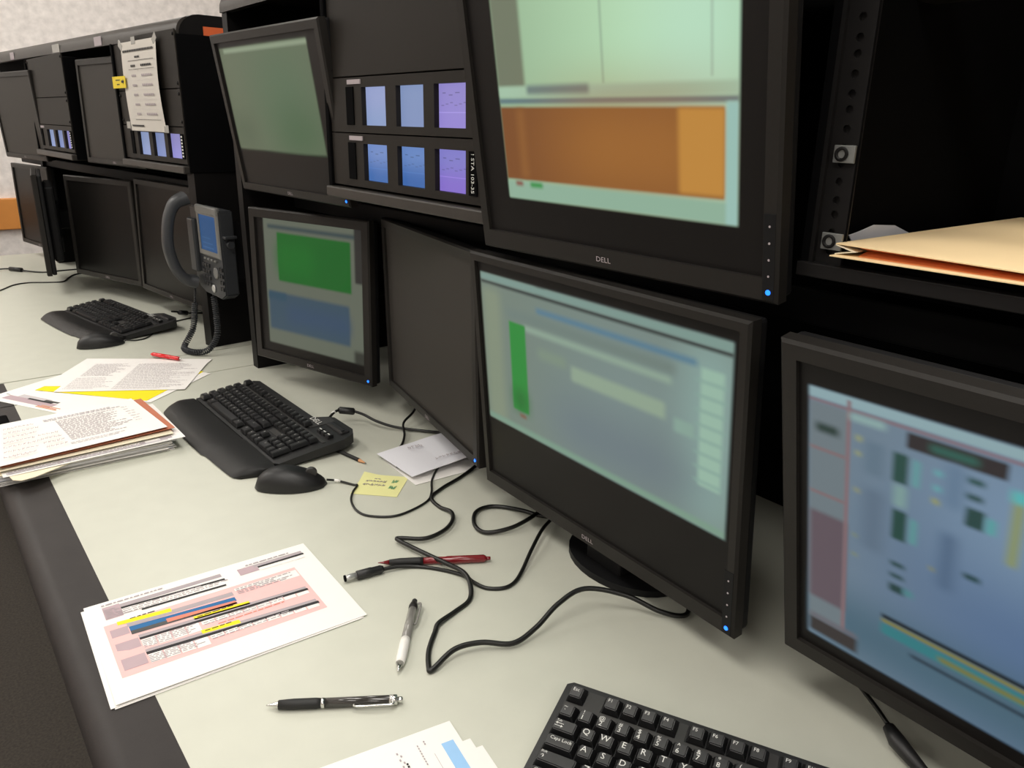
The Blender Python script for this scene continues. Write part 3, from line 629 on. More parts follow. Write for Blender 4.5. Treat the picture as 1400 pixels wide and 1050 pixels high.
def add_keys(t, T, style, keymats, legends=True, limit=None, wide='keyside'):
    """T maps key units (x right, y back, z up) into the keyboard's own space"""
    n = 0
    for ry, row in ROWS:
        x = 0
        for it in row:
            if it[0] == '_' and it != '_': 
                x += float(it[1:]); continue
            p = it.rsplit(':', 2 if it.count(':') > 1 and it[0] != ':' and it.split(':')[-1] == '2' and it.count(':') == 2 else 1)
            lab = p[0]; wu = float(p[1]); hu = 2 if len(p) == 3 else 1
            cx = (x+wu/2)*UNIT; cy = (ry+(hu-1)/2)*UNIT; x += wu
            if limit and not limit(cx, cy): continue
            src = keymesh(wu, hu, style); bm = new(); mp = {}
            K = T @ Matrix.Translation((cx, cy, 0)) @ (Matrix.Rotation((2-ry)*-.035 if style else 0, 4, 'X'))
            for v in src.verts: mp[v] = bm.verts.new(K @ v.co)
            for f_ in src.faces: bm.faces.new([mp[v] for v in f_.verts])
            h = .0085 if style else .0075
            if legends and lab != 'space':
                LT = lambda dx, dy: K @ Matrix.Translation((dx, dy, h+.00015))
                w2 = wu*UNIT/2-.0045
                if style and len(lab) == 2 and ry == 4:
                    text_bm(bm, lab[1], .0066, LT(-w2+.0026, .0028), 1); text_bm(bm, lab[0], .0074, LT(-w2+.0026, -.0030), 1)
                elif style and lab == 'Tab':
                    text_bm(bm, 'Tab', .0036, LT(-w2+.003, .0036), 1)
                    for dy in (.0002, -.0028):
                        quad(bm, [LT(-w2, dy) @ Vector(q) for q in ((0, 0, 0), (.0085, 0, 0), (.0085, .0006, 0), (0, .0006, 0))], 1)
                    quad(bm, [LT(-w2, .0005) @ Vector(q) for q in ((0, .0, 0), (.0022, .0016, 0), (.0022, -.0016, 0))], 1)
                    quad(bm, [LT(-w2+.0085, -.0025) @ Vector(q) for q in ((0, 0, 0), (-.0022, .0016, 0), (-.0022, -.0016, 0))], 1)
                elif style and lab == 'Shift':
                    text_bm(bm, 'Shift', .0036, LT(-w2+.003, .0034), 1); text_bm(bm, '\u2191', .006, LT(-w2+.003, -.002), 1)
                elif len(lab) == 1: text_bm(bm, lab, (.0092 if style else .0052), LT(-w2+.0032 if style else -.002, .0012), 1)
                else: text_bm(bm, lab if style else lab[:1], (.0052 if style else .0045), LT(-w2+.0015*len(lab)*.95 if style else -.002, .0018), 1)
            isw = lab == 'space'
            o = obj('space_bar' if isw else 'key', bm, [(wide if isw else keymats), 'legend'], t, smooth=30); n += 1
    return n
def dell_keyboard(label, origin, yaw, near=True):
    """origin: where the left Ctrl key sits on the desk"""
    t = thing('keyboard', label, 'keyboard', (origin[0], origin[1], DZ), facing(yaw), None)
    t.scale = (.93, .95, .95)
    sl = .125; zk = .0165
    top = lambda x, y: zk+sl*(y+.012)
    # body
    k0 = -.014; W = .446
    out = [(k0, -.016), (.30, -.016), (W-.012, -.016), (W, -.008), (W, .125), (W-.012, .150), (W-.03, .158), (.335, .158), (.32, .150), (.30, .128), (.0, .128), (k0, .118)]
    bm = new(); prism(bm, out, 0, 0, 0, lambda x, y: top(x, y)-.003)
    for v in bm.verts:
        if v.co.z < .002: v.co.z = max(.002, (v.co.y)*sl*.75)
    obj('body', bm, 'kb', t)
    bm = new(); prism(bm, [(.302, .100), (.345, .1), (.358, .148), (.335, .150), (.322, .146)], 0, 0, 0, lambda x, y: top(x, y)-.0015)
    for v in bm.verts: v.co.z = max(v.co.z, top(v.co.x, v.co.y)-.004)
    prism(bm, [(.288, .035), (.345, .035), (.345, .052), (.288, .052)], top(0, .04)-.004, 0, 0, lambda x, y: top(x, y)-.0022)
    prism(bm, [(k0+.004, .086), (.43, .086), (.43, .0925), (k0+.004, .0925)], top(0, .09)-.004, 0, 0, lambda x, y: top(x, y)-.0018)
    obj('grey_inlay', bm, 'kbplate', t, label='charcoal inlay between the key groups')
    bm = new(); text_bm(bm, 'DELL', .0165, Matrix.Translation((.326, .121, top(0, .121)+.0002)) @ Matrix.Rotation(sl, 4, 'X'), 0, sx=1.2); obj('maker_logo', bm, 'legend', t)
    bm = new(); box(bm, .356, .128, top(0, .13)-.004, .425, .148, top(0, .14)+.001, .003); obj('volume_ledge', bm, 'kb', t)
    bm = new(); box(bm, .362, .131, top(0, .13)+.0005, .42, .139, top(0, .14)+.0028, .001); obj('volume_rocker', bm, 'keyside', t)
    for k in range(3):
        bm = new(); box(bm, .372+.018*k, .101, top(0, .1)-.003, .387+.018*k, .114, top(0, .11)+.004, .0015); box(bm, .375+.018*k, .106, top(0, .1)+.0042, .384+.018*k, .108, top(0, .11)+.0044, mi=1); obj('hot_key', bm, ['key', 'legend'], t)
    T = Matrix.Translation((-.0095, 0, zk+.0012)) @ Matrix.Rotation(sl, 4, 'X')
    add_keys(t, T, 0, 'key', True)
    for s_ in (.03, .40):
        bm = new(); box(bm, s_-.02, .095, 0.0006, s_+.02, .108, .0145, .002); obj('foot', bm, 'kb', t)
    # palm rest
    bm = new(); nx = 44; sec = 9; L0, L1 = -.026, W+.006; rings = []
    for i in range(nx+1):
        x = L0+(L1-L0)*i/nx; e = min((x-L0)/.045, 1); e2 = min((L1-x)/.03, 1)
        k = math.sqrt(max(0, 1-(1-e)**2)); k2 = math.sqrt(max(0, 1-(1-e2)**2)); kk = min(.25+.75*k, .45+.55*k2)
        bow = .010*math.sin(PI*(x-L0)/(L1-L0)); y1 = -.017+(-.004 if x < .29 else 0); y0 = y1-(.072+bow)*kk
        zs = .0185*min(.62+.38*k, .75+.25*k2); ring = []
        for j in range(sec+1):
            a = j/sec; y = y0+(y1-y0)*a
            z = .003+(zs-.003)*math.sin(min(1, a*2.1)*PI/2)**.8 - .0045*max(0, a-.45)**1.5
            ring.append(bm.verts.new((x, y, z)))
        ring.append(bm.verts.new((x, y1, .0008))); ring.append(bm.verts.new((x, y0+.003, .0008)))
        rings.append(ring)
    for A, B in zip(rings, rings[1:]):
        n_ = len(A)
        for j in range(n_): bm.faces.new((A[j], A[(j+1) % n_], B[(j+1) % n_], B[j]))
    bm.faces.new(rings[0]); bm.faces.new(rings[-1][::-1])
    obj('palm_rest', bm, 'palm', t, smooth=50, label='long smooth black palm rest')
    return t
kbm = dell_keyboard('black keyboard with a palm rest in the middle of the near desk', (.456, 1.652), .6)
kbf = dell_keyboard('black keyboard with a palm rest on the rear desk', (.376, 2.697), 10)

# near keyboard, bottom edge of the picture
kn = thing('keyboard', 'black keyboard with white lettering cut off by the bottom edge', 'keyboard', (.466, .478, DZ), R(-63.8), None)
# local origin = Esc key centre on the desk, x along the keys, y to the back
sl = .17; top = lambda y: .0285+sl*y
bm = new(); out = [(-.016, -.128), (.430, -.128), (.430, .012), (.424, .0165), (-.010, .0165), (-.016, .012)]
prism(bm, out, 0, 0, 0, lambda x, y: top(y)-.0015)
for v in bm.verts:
    if v.co.z < .0015: v.co.z = max(.001, .012+sl*v.co.y*.4)
obj('body', bm, 'kb', kn)
bm = new()
def np_(x0, y0, x1, y1): 
    prism(bm, [(x0, y0), (x1, y0), (x1, y1), (x0, y1)], top(y0)-.004, 0, 0, lambda x, y: top(y)-.0004)
np_(-.010, -.0160, .425, -.0098); np_(.0098, -.0098, .0280, .010); np_(.1045, -.0098, .1135, .010); np_(.1903, -.0098, .1990, .010); np_(.2762, -.0098, .2800, .010)
obj('grey_inlay', bm, 'kbplate', kn, label='grey strips between the key groups')
T = Matrix.Translation((-.5*UNIT, -5.3*UNIT*math.cos(sl), .0285-5.3*UNIT*math.sin(sl))) @ Matrix.Rotation(sl, 4, 'X')
add_keys(kn, T, 1, 'key', True, limit=lambda x, y: y > 1.5*UNIT*0+.01 or x < .2)
for s_ in (.03, .39):
    bm = new(); box(bm, s_-.02, -.006, .0006, s_+.02, .006, .014, .002); obj('foot', bm, 'kb', kn)

# ------------------------------------------------------------------ mice
def mouse(label, c, ang, L_=.118):
    t = thing('computer_mouse', label, 'mouse', (c[0], c[1], DZ), ang)
    # local x: toward the front (buttons, cable)
    bm = new(); nx, ns = 22, 20; rings = []
    for i in range(nx+1):
        a = i/nx; x = -L_/2+L_*a; s_ = math.sin(PI*min(max(a, .0), 1))**.42 if 0 < a < 1 else .02
        w = .031*s_*(1-.08*math.cos(PI*a)); hgt = (.037*(math.sin(PI*(a**.80))**.62 if 0 < a < 1 else .05))*(1.05-.25*a)
        ring = []
        for k in range(ns+1):
            th = PI*k/ns; y = w*math.copysign(abs(math.cos(th))**.75, math.cos(th)); z = hgt*math.sin(th)**.72
            ring.append(bm.verts.new((x, y, .0012+z)))
        rings.append(ring)
    for A, B in zip(rings, rings[1:]):
        for k in range(ns): bm.faces.new((A[k], A[k+1], B[k+1], B[k]))
        bm.faces.new((A[0], B[0], B[-1], A[-1]))
    bm.faces.new(rings[0]); bm.faces.new(rings[-1][::-1])
    obj('shell', bm, 'mouse', t, smooth=60)
    bm = new(); lathe(bm, [(-.0035, .008), (-.0028, .0095), (.0028, .0095), (.0035, .008)], 18, 0, Matrix.Translation((.034, 0, .0235)) @ Matrix.Rotation(PI/2, 4, 'Z')); obj('scroll_wheel', bm, 'kbplate', t)
    bm = new(); tube(bm, smoothpath([(L_*.18, .0225, .019), (0, .0285, .020), (-L_*.25, .0262, .0185)], 6), .0007, 6); obj('seam_line', bm, 'black', t)
    return t
mm = mouse('black mouse beside the near keyboard with the palm rest', (.445, 1.167), math.atan2(-.054, .105))
mf = mouse('black mouse on the rear desk by the rear keyboard', (.374, 2.268), 0.0)
def world_part(name, parent, m, build):
    """a part laid out in room coordinates but parented to its thing"""
    bm = new(); build(bm)
    bpy.context.view_layer.update()
    inv = (Matrix.Translation(parent.location) @ parent.rotation_euler.to_matrix().to_4x4() @ Matrix.Diagonal((*parent.scale, 1))).inverted()
    for v in bm.verts: v.co = inv @ v.co
    return obj(name, bm, m, parent)
def Z(pts, r=.0022): return [(p[0], p[1], DZ+(p[2] if len(p) > 2 else r)) for p in pts]
world_part('cable', mm, 'cable', lambda b: tube(b, smoothpath(Z([(.497, 1.141, .008), (.514, 1.134, .004), (.530, 1.108), (.534, 1.102), (.516, 1.083), (.500, 1.056), (.492, 1.022), (.499, .995), (.528, .972), (.562, .972), (.600, .985), (.622, 1.008), (.650, 1.05), (.70, 1.10), (.76, 1.16)])), .0019))
world_part('cable_tag', mm, 'white', lambda b: tube(b, [Vector(p) for p in Z([(.509, 1.1365, .0052), (.5175, 1.1305, .0040)])], .0026))
world_part('cable', mf, 'cable', lambda b: tube(b, smoothpath(Z([(.433, 2.268, .006), (.465, 2.266), (.498, 2.285), (.545, 2.37), (.600, 2.42), (.68, 2.45)])), .0019))
world_part('cable', kbm, 'cable', lambda b: tube(b, smoothpath(Z([(.605, 1.365, .022), (.628, 1.378, .030), (.650, 1.377, .030), (.675, 1.355, .022), (.690, 1.315, .014), (.725, 1.27, .006), (.82, 1.17)])), .0027))
world_part('ferrite_bead', kbm, 'kb', lambda b: tube(b, [Vector(p) for p in Z([(.636, 1.379, .0305), (.638, 1.379, .0305), (.662, 1.3665, .0265), (.664, 1.365, .0263)])], .0075, 8, taper=lambda q: .0075 if .02 < q < .98 else .005))
world_part('cable_tag', kbm, 'white', lambda b: tube(b, [Vector(p) for p in Z([(.619, 1.376, .0275), (.627, 1.378, .0298)])], .0034))
world_part('cable', kbf, 'cable', lambda b: tube(b, smoothpath(Z([(.605, 2.44, .03), (.635, 2.46, .02), (.66, 2.47, .012), (.72, 2.48)])), .0027))
world_part('ferrite_bead', kbf, 'kb', lambda b: tube(b, [Vector(p) for p in Z([(.628, 2.45, .022), (.655, 2.465, .014)])], .007, 8))
world_part('cable', kn, 'cable', lambda b: tube(b, smoothpath(Z([(.78, .42, .012), (.746, .350, .02), (.715, .295, .02), (.700, .27, .018)])), .0024))
world_part('ferrite_bead', kn, 'kb', lambda b: tube(b, [Vector(p) for p in Z([(.698, .268, .017), (.690, .255, .014), (.672, .215, .010)])], .0085, 12, taper=lambda q: .006 if q < .05 or q > .95 else .0085))

# ------------------------------------------------------------------ loose cords
cd1 = thing('long_cord', 'thick black cord that zigzags across the near desk past the pens', 'cord', (.5, .8, DZ))
world_part('cord', cd1, 'cable', lambda b: tube(b, smoothpath(Z([(.73, .55), (.695, .527, .004), (.668, .545, .010), (.640, .580, .026), (.600, .612, .034), (.560, .616, .026), (.520, .610, .012), (.484, .609, .006), (.452, .628, .010), (.420, .636, .010), (.385, .628, .004), (.384, .634, .003), (.400, .660), (.425, .686), (.437, .696, .004), (.468, .706), (.496, .716), (.513, .738, .007), (.520, .765, .010), (.513, .800, .010), (.503, .850, .008), (.494, .893, .008), (.499, .897, .008), (.530, .878, .006), (.565, .882, .006), (.592, .900, .006), (.606, .925, .006), (.604, .955), (.611, .990), (.645, 1.010), (.70, 1.03), (.78, 1.07)])), .0032, 12))
cd2 = thing('charger_cord', 'black cord with a barrel plug lying against the burgundy pen', 'cord', (.45, .84, DZ))
world_part('cord', cd2, 'cable', lambda b: tube(b, smoothpath(Z([(.432, .842, .006), (.460, .836, .005), (.486, .822), (.508, .795), (.522, .765, .0035), (.523, .745, .0035), (.530, .725), (.548, .712), (.568, .714), (.592, .728, .004), (.63, .755, .01), (.68, .790, .012), (.73, .82, .006), (.78, .85)])), .0027, 12))
dirp = Vector((.390-.440, .849-.841, 0)).normalized()
def plug(b):
    Mx = Matrix.Translation((.440, .841, DZ+.0065)) @ Matrix.Rotation(math.atan2(dirp.y, dirp.x), 4, 'Z')
    lathe(b, [(0, .004), (.004, .0058), (.016, .0058), (.017, .0064), (.037, .0062), (.0375, .0055)], 18, 0, Mx)
world_part('plug_grip', cd2, 'kb', plug)
world_part('barrel_tip', cd2, 'silver', lambda b: lathe(b, [(.0376, .0044), (.052, .0044), (.0525, .0041)], 18, 0, Matrix.Translation((.440, .841, DZ+.0065)) @ Matrix.Rotation(math.atan2(dirp.y, dirp.x), 4, 'Z')))
world_part('plug_end', cd2, 'black', lambda b: lathe(b, [(.0526, .0045), (.0545, .0045)], 18, 0, Matrix.Translation((.440, .841, DZ+.0065)) @ Matrix.Rotation(math.atan2(dirp.y, dirp.x), 4, 'Z')))
bm = new(); tube(bm, smoothpath(Z([(.76, .80), (.717, .832, .004), (.70, .87, .004), (.672, .905, .004), (.640, .905, .004), (.614, .872, .004), (.614, .843, .004), (.648, .828, .007), (.69, .832, .009), (.73, .85, .006), (.79, .88)])), .0032, 12)
tag(obj('looped_cord', bm, 'cable'), 'loop of black cord lying under the wide lower monitor', 'cord')
bm = new(); tube(bm, smoothpath(Z([(.80, 1.34, .03), (.765, 1.305, .022), (.731, 1.286, .012), (.706, 1.24, .007), (.684, 1.212), (.664, 1.196)])), .0024, 10)
tag(obj('thin_cord', bm, 'cable'), 'short thin black cord dropping from the dark monitor to the white note', 'cord')
bm = new(); tube(bm, smoothpath(Z([(.626, 1.130), (.632, 1.105), (.648, 1.086), (.668, 1.084)])), .0022, 10)
tag(obj('thin_cord', bm, 'cable'), 'curl of thin black cord at the near edge of the white note', 'cord')
fc = thing('rear_cord', 'cord with a ferrite bead on the rear desk at the left edge', 'cord', (.40, 3.5, DZ))
world_part('cord', fc, 'cable', lambda b: tube(b, smoothpath(Z([(.20, 3.63), (.286, 3.636, .006), (.330, 3.60, .008), (.365, 3.54, .006), (.417, 3.498), (.47, 3.50), (.56, 3.50), (.66, 3.5)])), .003))
world_part('ferrite_bead', fc, 'kb', lambda b: tube(b, [Vector(p) for p in Z([(.318, 3.605, .009), (.352, 3.560, .008)])], .0085, 8))
bm = new(); tube(bm, smoothpath(Z([(.15, 3.08), (.241, 3.201), (.290, 3.28), (.340, 3.30), (.400, 3.27), (.445, 3.26), (.475, 3.33), (.51, 3.39), (.58, 3.41)])), .0025)
tag(obj('thin_cord', bm, 'cable'), 'thin cord winding along the rear desk below the one with the bead', 'cord')

# ------------------------------------------------------------------ pens and pencil
def pen(label, tip, tail, parts, z=.0055, clip=None, name='ballpoint_pen', cat='pen'):
    a = Vector((tip[0], tip[1], 0)); b = Vector((tail[0], tail[1], 0)); d = b-a
    t = thing(name, label, cat, (tip[0], tip[1], DZ), math.atan2(d.y, d.x)); L_ = d.length
    for nm, pr, m in parts:
        bm = new(); lathe(bm, [(x*L_, r) for x, r in pr], 20, 0, Matrix.Translation((0, 0, z))); obj(nm, bm, m, t)
    if clip:
        x0, x1, side, m = clip; bm = new(); s_ = side
        pts = smoothpath([(x1*L_, s_*.005, z+.002), ((x1-.01)*L_, s_*.009, z+.002), ((x0+x1)/2*L_, s_*.0095, z+.002), ((x0+.03)*L_, s_*.0085, z+.001), (x0*L_, s_*.0065, z+.001)], 5)
        tube(bm, pts, .0014, 8); obj('clip', bm, m, t)
    return t
pen('black retractable pen with a chrome clip lying nearest the schedule sheet', (.214, .681), (.333, .604), [
 ('tip', [(0, .0006), (.02, .0012), (.08, .0036), (.09, .0045)], 'chrome'), ('grip', [(.09, .0048), (.2, .0056), (.36, .0056), (.40, .0050)], 'grip'), ('band', [(.40, .0054), (.425, .0054)], 'chrome'),
 ('barrel', [(.425, .0052), (.93, .0052), (.95, .0048)], 'pendark'), ('cap_ring', [(.90, .0056), (.955, .0056), (.96, .0045)], 'chrome'), ('push_button', [(.96, .0032), (.99, .0032), (1.0, .0022)], 'chrome')], clip=(.64, .93, -1, 'chrome'))
pen('grey retractable pen with a white grip, between the cord and the black pen', (.351, .646), (.437, .753), [
 ('tip', [(0, .0006), (.03, .0013), (.10, .0046)], 'chrome'), ('grip', [(.10, .0050), (.16, .0058), (.36, .0060), (.42, .0054)], 'white'), ('barrel', [(.42, .0054), (.85, .0054)], 'penclear'),
 ('shoulder', [(.85, .0055), (.90, .0056), (.96, .0038)], 'shell'), ('push_button', [(.96, .0034), (.99, .0034), (1.0, .0026)], 'grip')], clip=(.62, .93, -1, 'penclear'))
pen('burgundy pen with a black grip under the zigzag cord', (.442, .860), (.575, .778), [
 ('tip', [(0, .0005), (.02, .0010), (.10, .0036)], 'penred'), ('grip', [(.10, .0040), (.2, .0054), (.36, .0056), (.40, .0052)], 'grip'),
 ('barrel', [(.40, .0050), (.60, .0050), (.61, .0056), (.94, .0056), (.96, .0040)], 'penred'), ('push_button', [(.96, .0030), (1.0, .0026)], 'penred')])
pen('red pen lying on the printed sheet by the phone cord', (.504, 1.990), (.454, 2.078), [
 ('tip', [(0, .0006), (.03, .0013), (.09, .0040)], 'chrome'), ('grip', [(.09, .0046), (.36, .0052)], 'redpen'), ('barrel', [(.36, .0052), (.94, .0054), (.96, .0046)], 'redpen'), ('push_button', [(.96, .0034), (1.0, .0030)], 'redpen')], z=.0095, clip=(.5, .9, 1, 'redpen'))
a = Vector((.587, 1.170)); b = Vector((.555, 1.335)); d = b-a
pc = thing('pencil', 'black wooden pencil sticking out from under the middle keyboard', 'pencil', (a.x, a.y, DZ), math.atan2(d.y, d.x)); L_ = d.length
bm = new(); lathe(bm, [(.020, .0035), (L_, .0035)], 6, 0, Matrix.Translation((0, 0, .0036))); obj('barrel', bm, 'grip', pc)
bm = new(); lathe(bm, [(.004, .0009), (.020, .0034)], 12, 0, Matrix.Translation((0, 0, .0036))); obj('sharpened_wood', bm, 'pencilwood', pc)
bm = new(); lathe(bm, [(0, .0003), (.004, .0009)], 8, 0, Matrix.Translation((0, 0, .0036))); obj('lead', bm, 'ink', pc)

# ------------------------------------------------------------------ papers
PM = ['paper', 'ink', 'inkgrey', 'inklight', 'mauve', 'pink', 'salmon', 'pblue', 'pbluel', 'pyellow', 'pencilwood', 'kbplate']
PI_ = {n: i for i, n in enumerate(PM)}
def sheet(name, label, cat, o, ax, w, h, z, prints=(), base='paper', thick=.0004, zf=None, group=None, texts=()):
    """o: top-left corner, ax: angle of the top edge, sheet hangs down to the right of it"""
    t = thing(name, label, cat, (o[0], o[1], DZ+z), R(ax), group)
    zf = zf or (lambda u, v: 0.0)
    bm = new(); n = 10; g = {}; gb = {}
    for i in range(n+1):
        for j in range(n+1):
            u, v = i/n, j/n; zz = zf(u, v)
            g[i, j] = bm.verts.new((w*u, -h*v, zz+thick)); gb[i, j] = bm.verts.new((w*u, -h*v, zz))
    for i in range(n):
        for j in range(n):
            bm.faces.new((g[i, j], g[i, j+1], g[i+1, j+1], g[i+1, j])); bm.faces.new((gb[i, j], gb[i+1, j], gb[i+1, j+1], gb[i, j+1]))
    for k in range(n):
        for A, B in (((k, 0), (k+1, 0)), ((k+1, n), (k, n)), ((0, k+1), (0, k)), ((n, k), (n, k+1))): bm.faces.new((g[A], g[B], gb[B], gb[A]))
    mats = [base] + PM[1:]
    lev = [0]
    def pq(u0, v0, u1, v1, m, dv=0):
        lev[0] += 1; e = .00012+.00003*min(lev[0], 14) if m != 'ink' else .0006
        k = max(1, int(abs(u1-u0)*10))
        for s_ in range(k):
            a_, b_ = u0+(u1-u0)*s_/k, u0+(u1-u0)*(s_+1)/k; va, vb = dv*s_/k, dv*(s_+1)/k
            quad(bm, [(w*a_, -h*(v0+va), zf(a_, v0)+thick+e), (w*b_, -h*(v0+vb), zf(b_, v0)+thick+e), (w*b_, -h*(v1+vb), zf(b_, v1)+thick+e), (w*a_, -h*(v1+va), zf(a_, v1)+thick+e)], PI_[m])
    for p in prints: pq(*p)
    for (u0, v0, u1, v1, n_, m, hgt) in texts:      # rows of tiny words
        for r_ in range(n_):
            v = v0+(v1-v0)*(r_+.2)/n_; u = u0; end = u0+(u1-u0)*random.uniform(.6, 1)
            while u < end:
                l = random.uniform(.008, .035); quad(bm, [(w*u, -h*v, zf(u, v)+thick+.0007), (w*(u+l), -h*v, zf(u+l, v)+thick+.0007), (w*(u+l), -h*(v+hgt), zf(u+l, v+hgt)+thick+.0007), (w*u, -h*(v+hgt), zf(u, v+hgt)+thick+.0007)], PI_[m]); u += l+.006
    me = obj('printed_face', bm, mats, None)
    # a single sheet is one mesh: put the mesh itself in place of the empty
    me.name = name; me.location = t.location; me.rotation_euler = t.rotation_euler
    for k in ('label', 'category', 'group'):
        if k in t: me[k] = t[k]
    bpy.data.objects.remove(t); me.name = name
    return me
# schedule on the near desk: a stack of three sheets
sheet('paper_sheet', 'blank edge of the lowest sheet under the colour-coded schedule', 'paper', (.0945, .977), -1.8, .283, .2035, .0004)
sheet('paper_sheet', 'blank edge of the middle sheet under the colour-coded schedule', 'paper', (.0930, .980), -2.4, .2835, .2045, .0010)
pr = [(.048, .262, .88, .80, 'pink'), (.585, .295, .875, .375, 'paper'),
 (.065, .062, .135, .205, 'mauve'), (.135, .072, .57, .112, 'inkgrey'), (.135, .112, .575, .132, 'ink', .03), (.207, .195, .566, .213, 'ink', .018),
 (.645, .088, .735, .168, 'mauve'), (.72, .088, .96, .12, 'inkgrey'), (.735, .122, .963, .14, 'ink'),
 (.063, .327, .131, .41, 'mauve'), (.131, .30, .57, .345, 'inkgrey', .02), (.099, .258, .311, .296, 'pyellow', .03), (.135, .345, .567, .392, 'pblue', .04), (.276, .384, .561, .425, 'salmon', .04), (.135, .392, .276, .432, 'kbplate', .01), (.276, .425, .563, .442, 'kbplate', .02),
 (.064, .478, .152, .589, 'mauve'), (.155, .455, .86, .485, 'inkgrey', .06), (.155, .485, .863, .508, 'ink', .055), (.375, .452, .609, .488, 'pyellow', .022),
 (.064, .637, .152, .745, 'mauve'), (.157, .612, .86, .641, 'inkgrey', .065), (.157, .641, .865, .668, 'ink', .065), (.376, .61, .531, .648, 'pyellow', .02)]
wb = []
for (a_, b_, v_, hh, dv) in ((.138, .57, .135, .058, .03), (.737, .958, .142, .034, .008), (.155, .385, .512, .085, .018), (.39, .86, .528, .035, .04), (.157, .39, .67, .085, .02), (.395, .86, .688, .035, .045)):
    n_ = max(2, int((b_-a_)/.055))
    for k in range(n_):
        x_ = a_+(b_-a_)*k/n_; wb.append((x_+.003, v_+dv*k/n_, x_+(b_-a_)/n_-.003, v_+hh+dv*k/n_, 'paper'))
schedule = sheet('paper_sheet', 'colour-coded schedule sheet with pink tables at the edge of the near desk', 'paper', (.0972, .986), -2.0, .2860, .2100, .0016, prints=pr+wb, zf=lambda u, v: .002*max(0, v-.6)*(1-u)*2,
 texts=[(.065, .03, .40, .055, 1, 'inkgrey', .012), (.69, .06, .92, .08, 1, 'inkgrey', .012), (.59, .30, .86, .375, 4, 'inkgrey', .008), (.14, .14, .56, .20, 3, 'inkgrey', .009), (.16, .52, .38, .60, 5, 'inkgrey', .008), (.16, .68, .385, .755, 5, 'inkgrey', .008), (.07, .09, .13, .2, 6, 'inkgrey', .007), (.40, .54, .85, .58, 2, 'inkgrey', .008), (.40, .70, .85, .74, 2, 'inkgrey', .008), (.15, .255, .30, .285, 1, 'ink', .008), (.39, .46, .58, .475, 1, 'ink', .008), (.39, .62, .52, .64, 1, 'ink', .008), (.45, .595, .8, .61, 1, 'salmon', .009)])
# sheets at the bottom edge
sheet('paper_sheet', 'lowest sheet with a pale violet corner at the bottom edge of the picture', 'paper', (.1685, .537), -9, .2, .28, .0004, prints=[(.93, .13, .975, .3, 'pbluel')])
sheet('paper_sheet', 'middle sheet peeping out at the bottom edge of the picture', 'paper', (.1735, .5497), -9, .19, .28, .0010)
sheet('paper_sheet', 'top form with a light blue bar at the bottom edge of the picture', 'paper', (.1445, .5865), -9.2, .2159, .2794, .0016,
 prints=[(.905, .09, .965, .9, 'pbluel'), (.855, .12, .857, .4, 'inkgrey'), (.80, .2, .802, .5, 'inkgrey'), (.53, .09, .533, .2, 'ink'), (.57, .09, .573, .2, 'ink'), (.53, .09, .573, .094, 'ink'), (.53, .14, .573, .143, 'ink')] +
 [(.70+.012*(k % 2), .06+.016*k, .708+.012*(k % 2), .07+.016*k, 'inkgrey') for k in range(20)] + [(.72, .12+.012*k, .729, .128+.012*k, 'ink') for k in range(14)] + [(.80, .06+.013*k, .806, .068+.013*k, 'inkgrey') for k in range(8)] + [(.835, .05+.012*k, .842, .058+.012*k, 'inkgrey') for k in range(2)])
# notes by the middle keyboard
st = sheet('sticky_note', 'pale yellow sticky note with pencil writing by the mouse cord', 'sticky note', (.5665, 1.1385), -45, .079, .077, .0004, base='sticky', zf=lambda u, v: .004*max(0, .35-u)*max(0, .4-v)*8)
st2 = bpy.data.objects
def scribble(bm, x0, y0, w, h, n, r=.0005, mi=0, z=.0012):
    for k in range(n):
        x = x0+w*k/n; s_ = w/n*.75
        pts = [(x, y0+random.uniform(0, h*.3), z), (x+s_*random.uniform(.1, .5), y0+h*random.uniform(.7, 1), z), (x+s_*random.uniform(.4, .7), y0+h*random.uniform(0, .5), z), (x+s_, y0+h*random.uniform(.4, 1), z)]
        tube(bm, smoothpath(pts, 3), r, 4, mi)
bm = new(); scribble(bm, .012, -.030, .036, .008, 6); scribble(bm, .010, -.044, .040, .009, 6); scribble(bm, .024, -.018, .012, .003, 2); scribble(bm, .057, -.030, .010, .014, 2, mi=1); scribble(bm, .057, -.052, .012, .014, 3, mi=1)
obj('handwriting', bm, ['inkgrey', mat('ink_teal', (120, 180, 140), .8)], st)
sheet('folded_note', 'lower white folded note half under the dark monitor', 'note', (.622, 1.176), -3, .19, .128, .0007, base='paper')
wn = sheet('folded_note', 'upper white folded note with faint writing half under the dark monitor', 'note', (.617, 1.187), 1, .19, .122, .0045, base='paper2', zf=lambda u, v: .004+.012*max(0, u-.4)+.004*math.sin(u*PI))
bm = new(); scribble(bm, .05, -.035, .03, .016, 4, z=.0125); scribble(bm, .065, -.10, .055, .009, 7, z=.0125); obj('handwriting', bm, ['inkgrey'], wn)
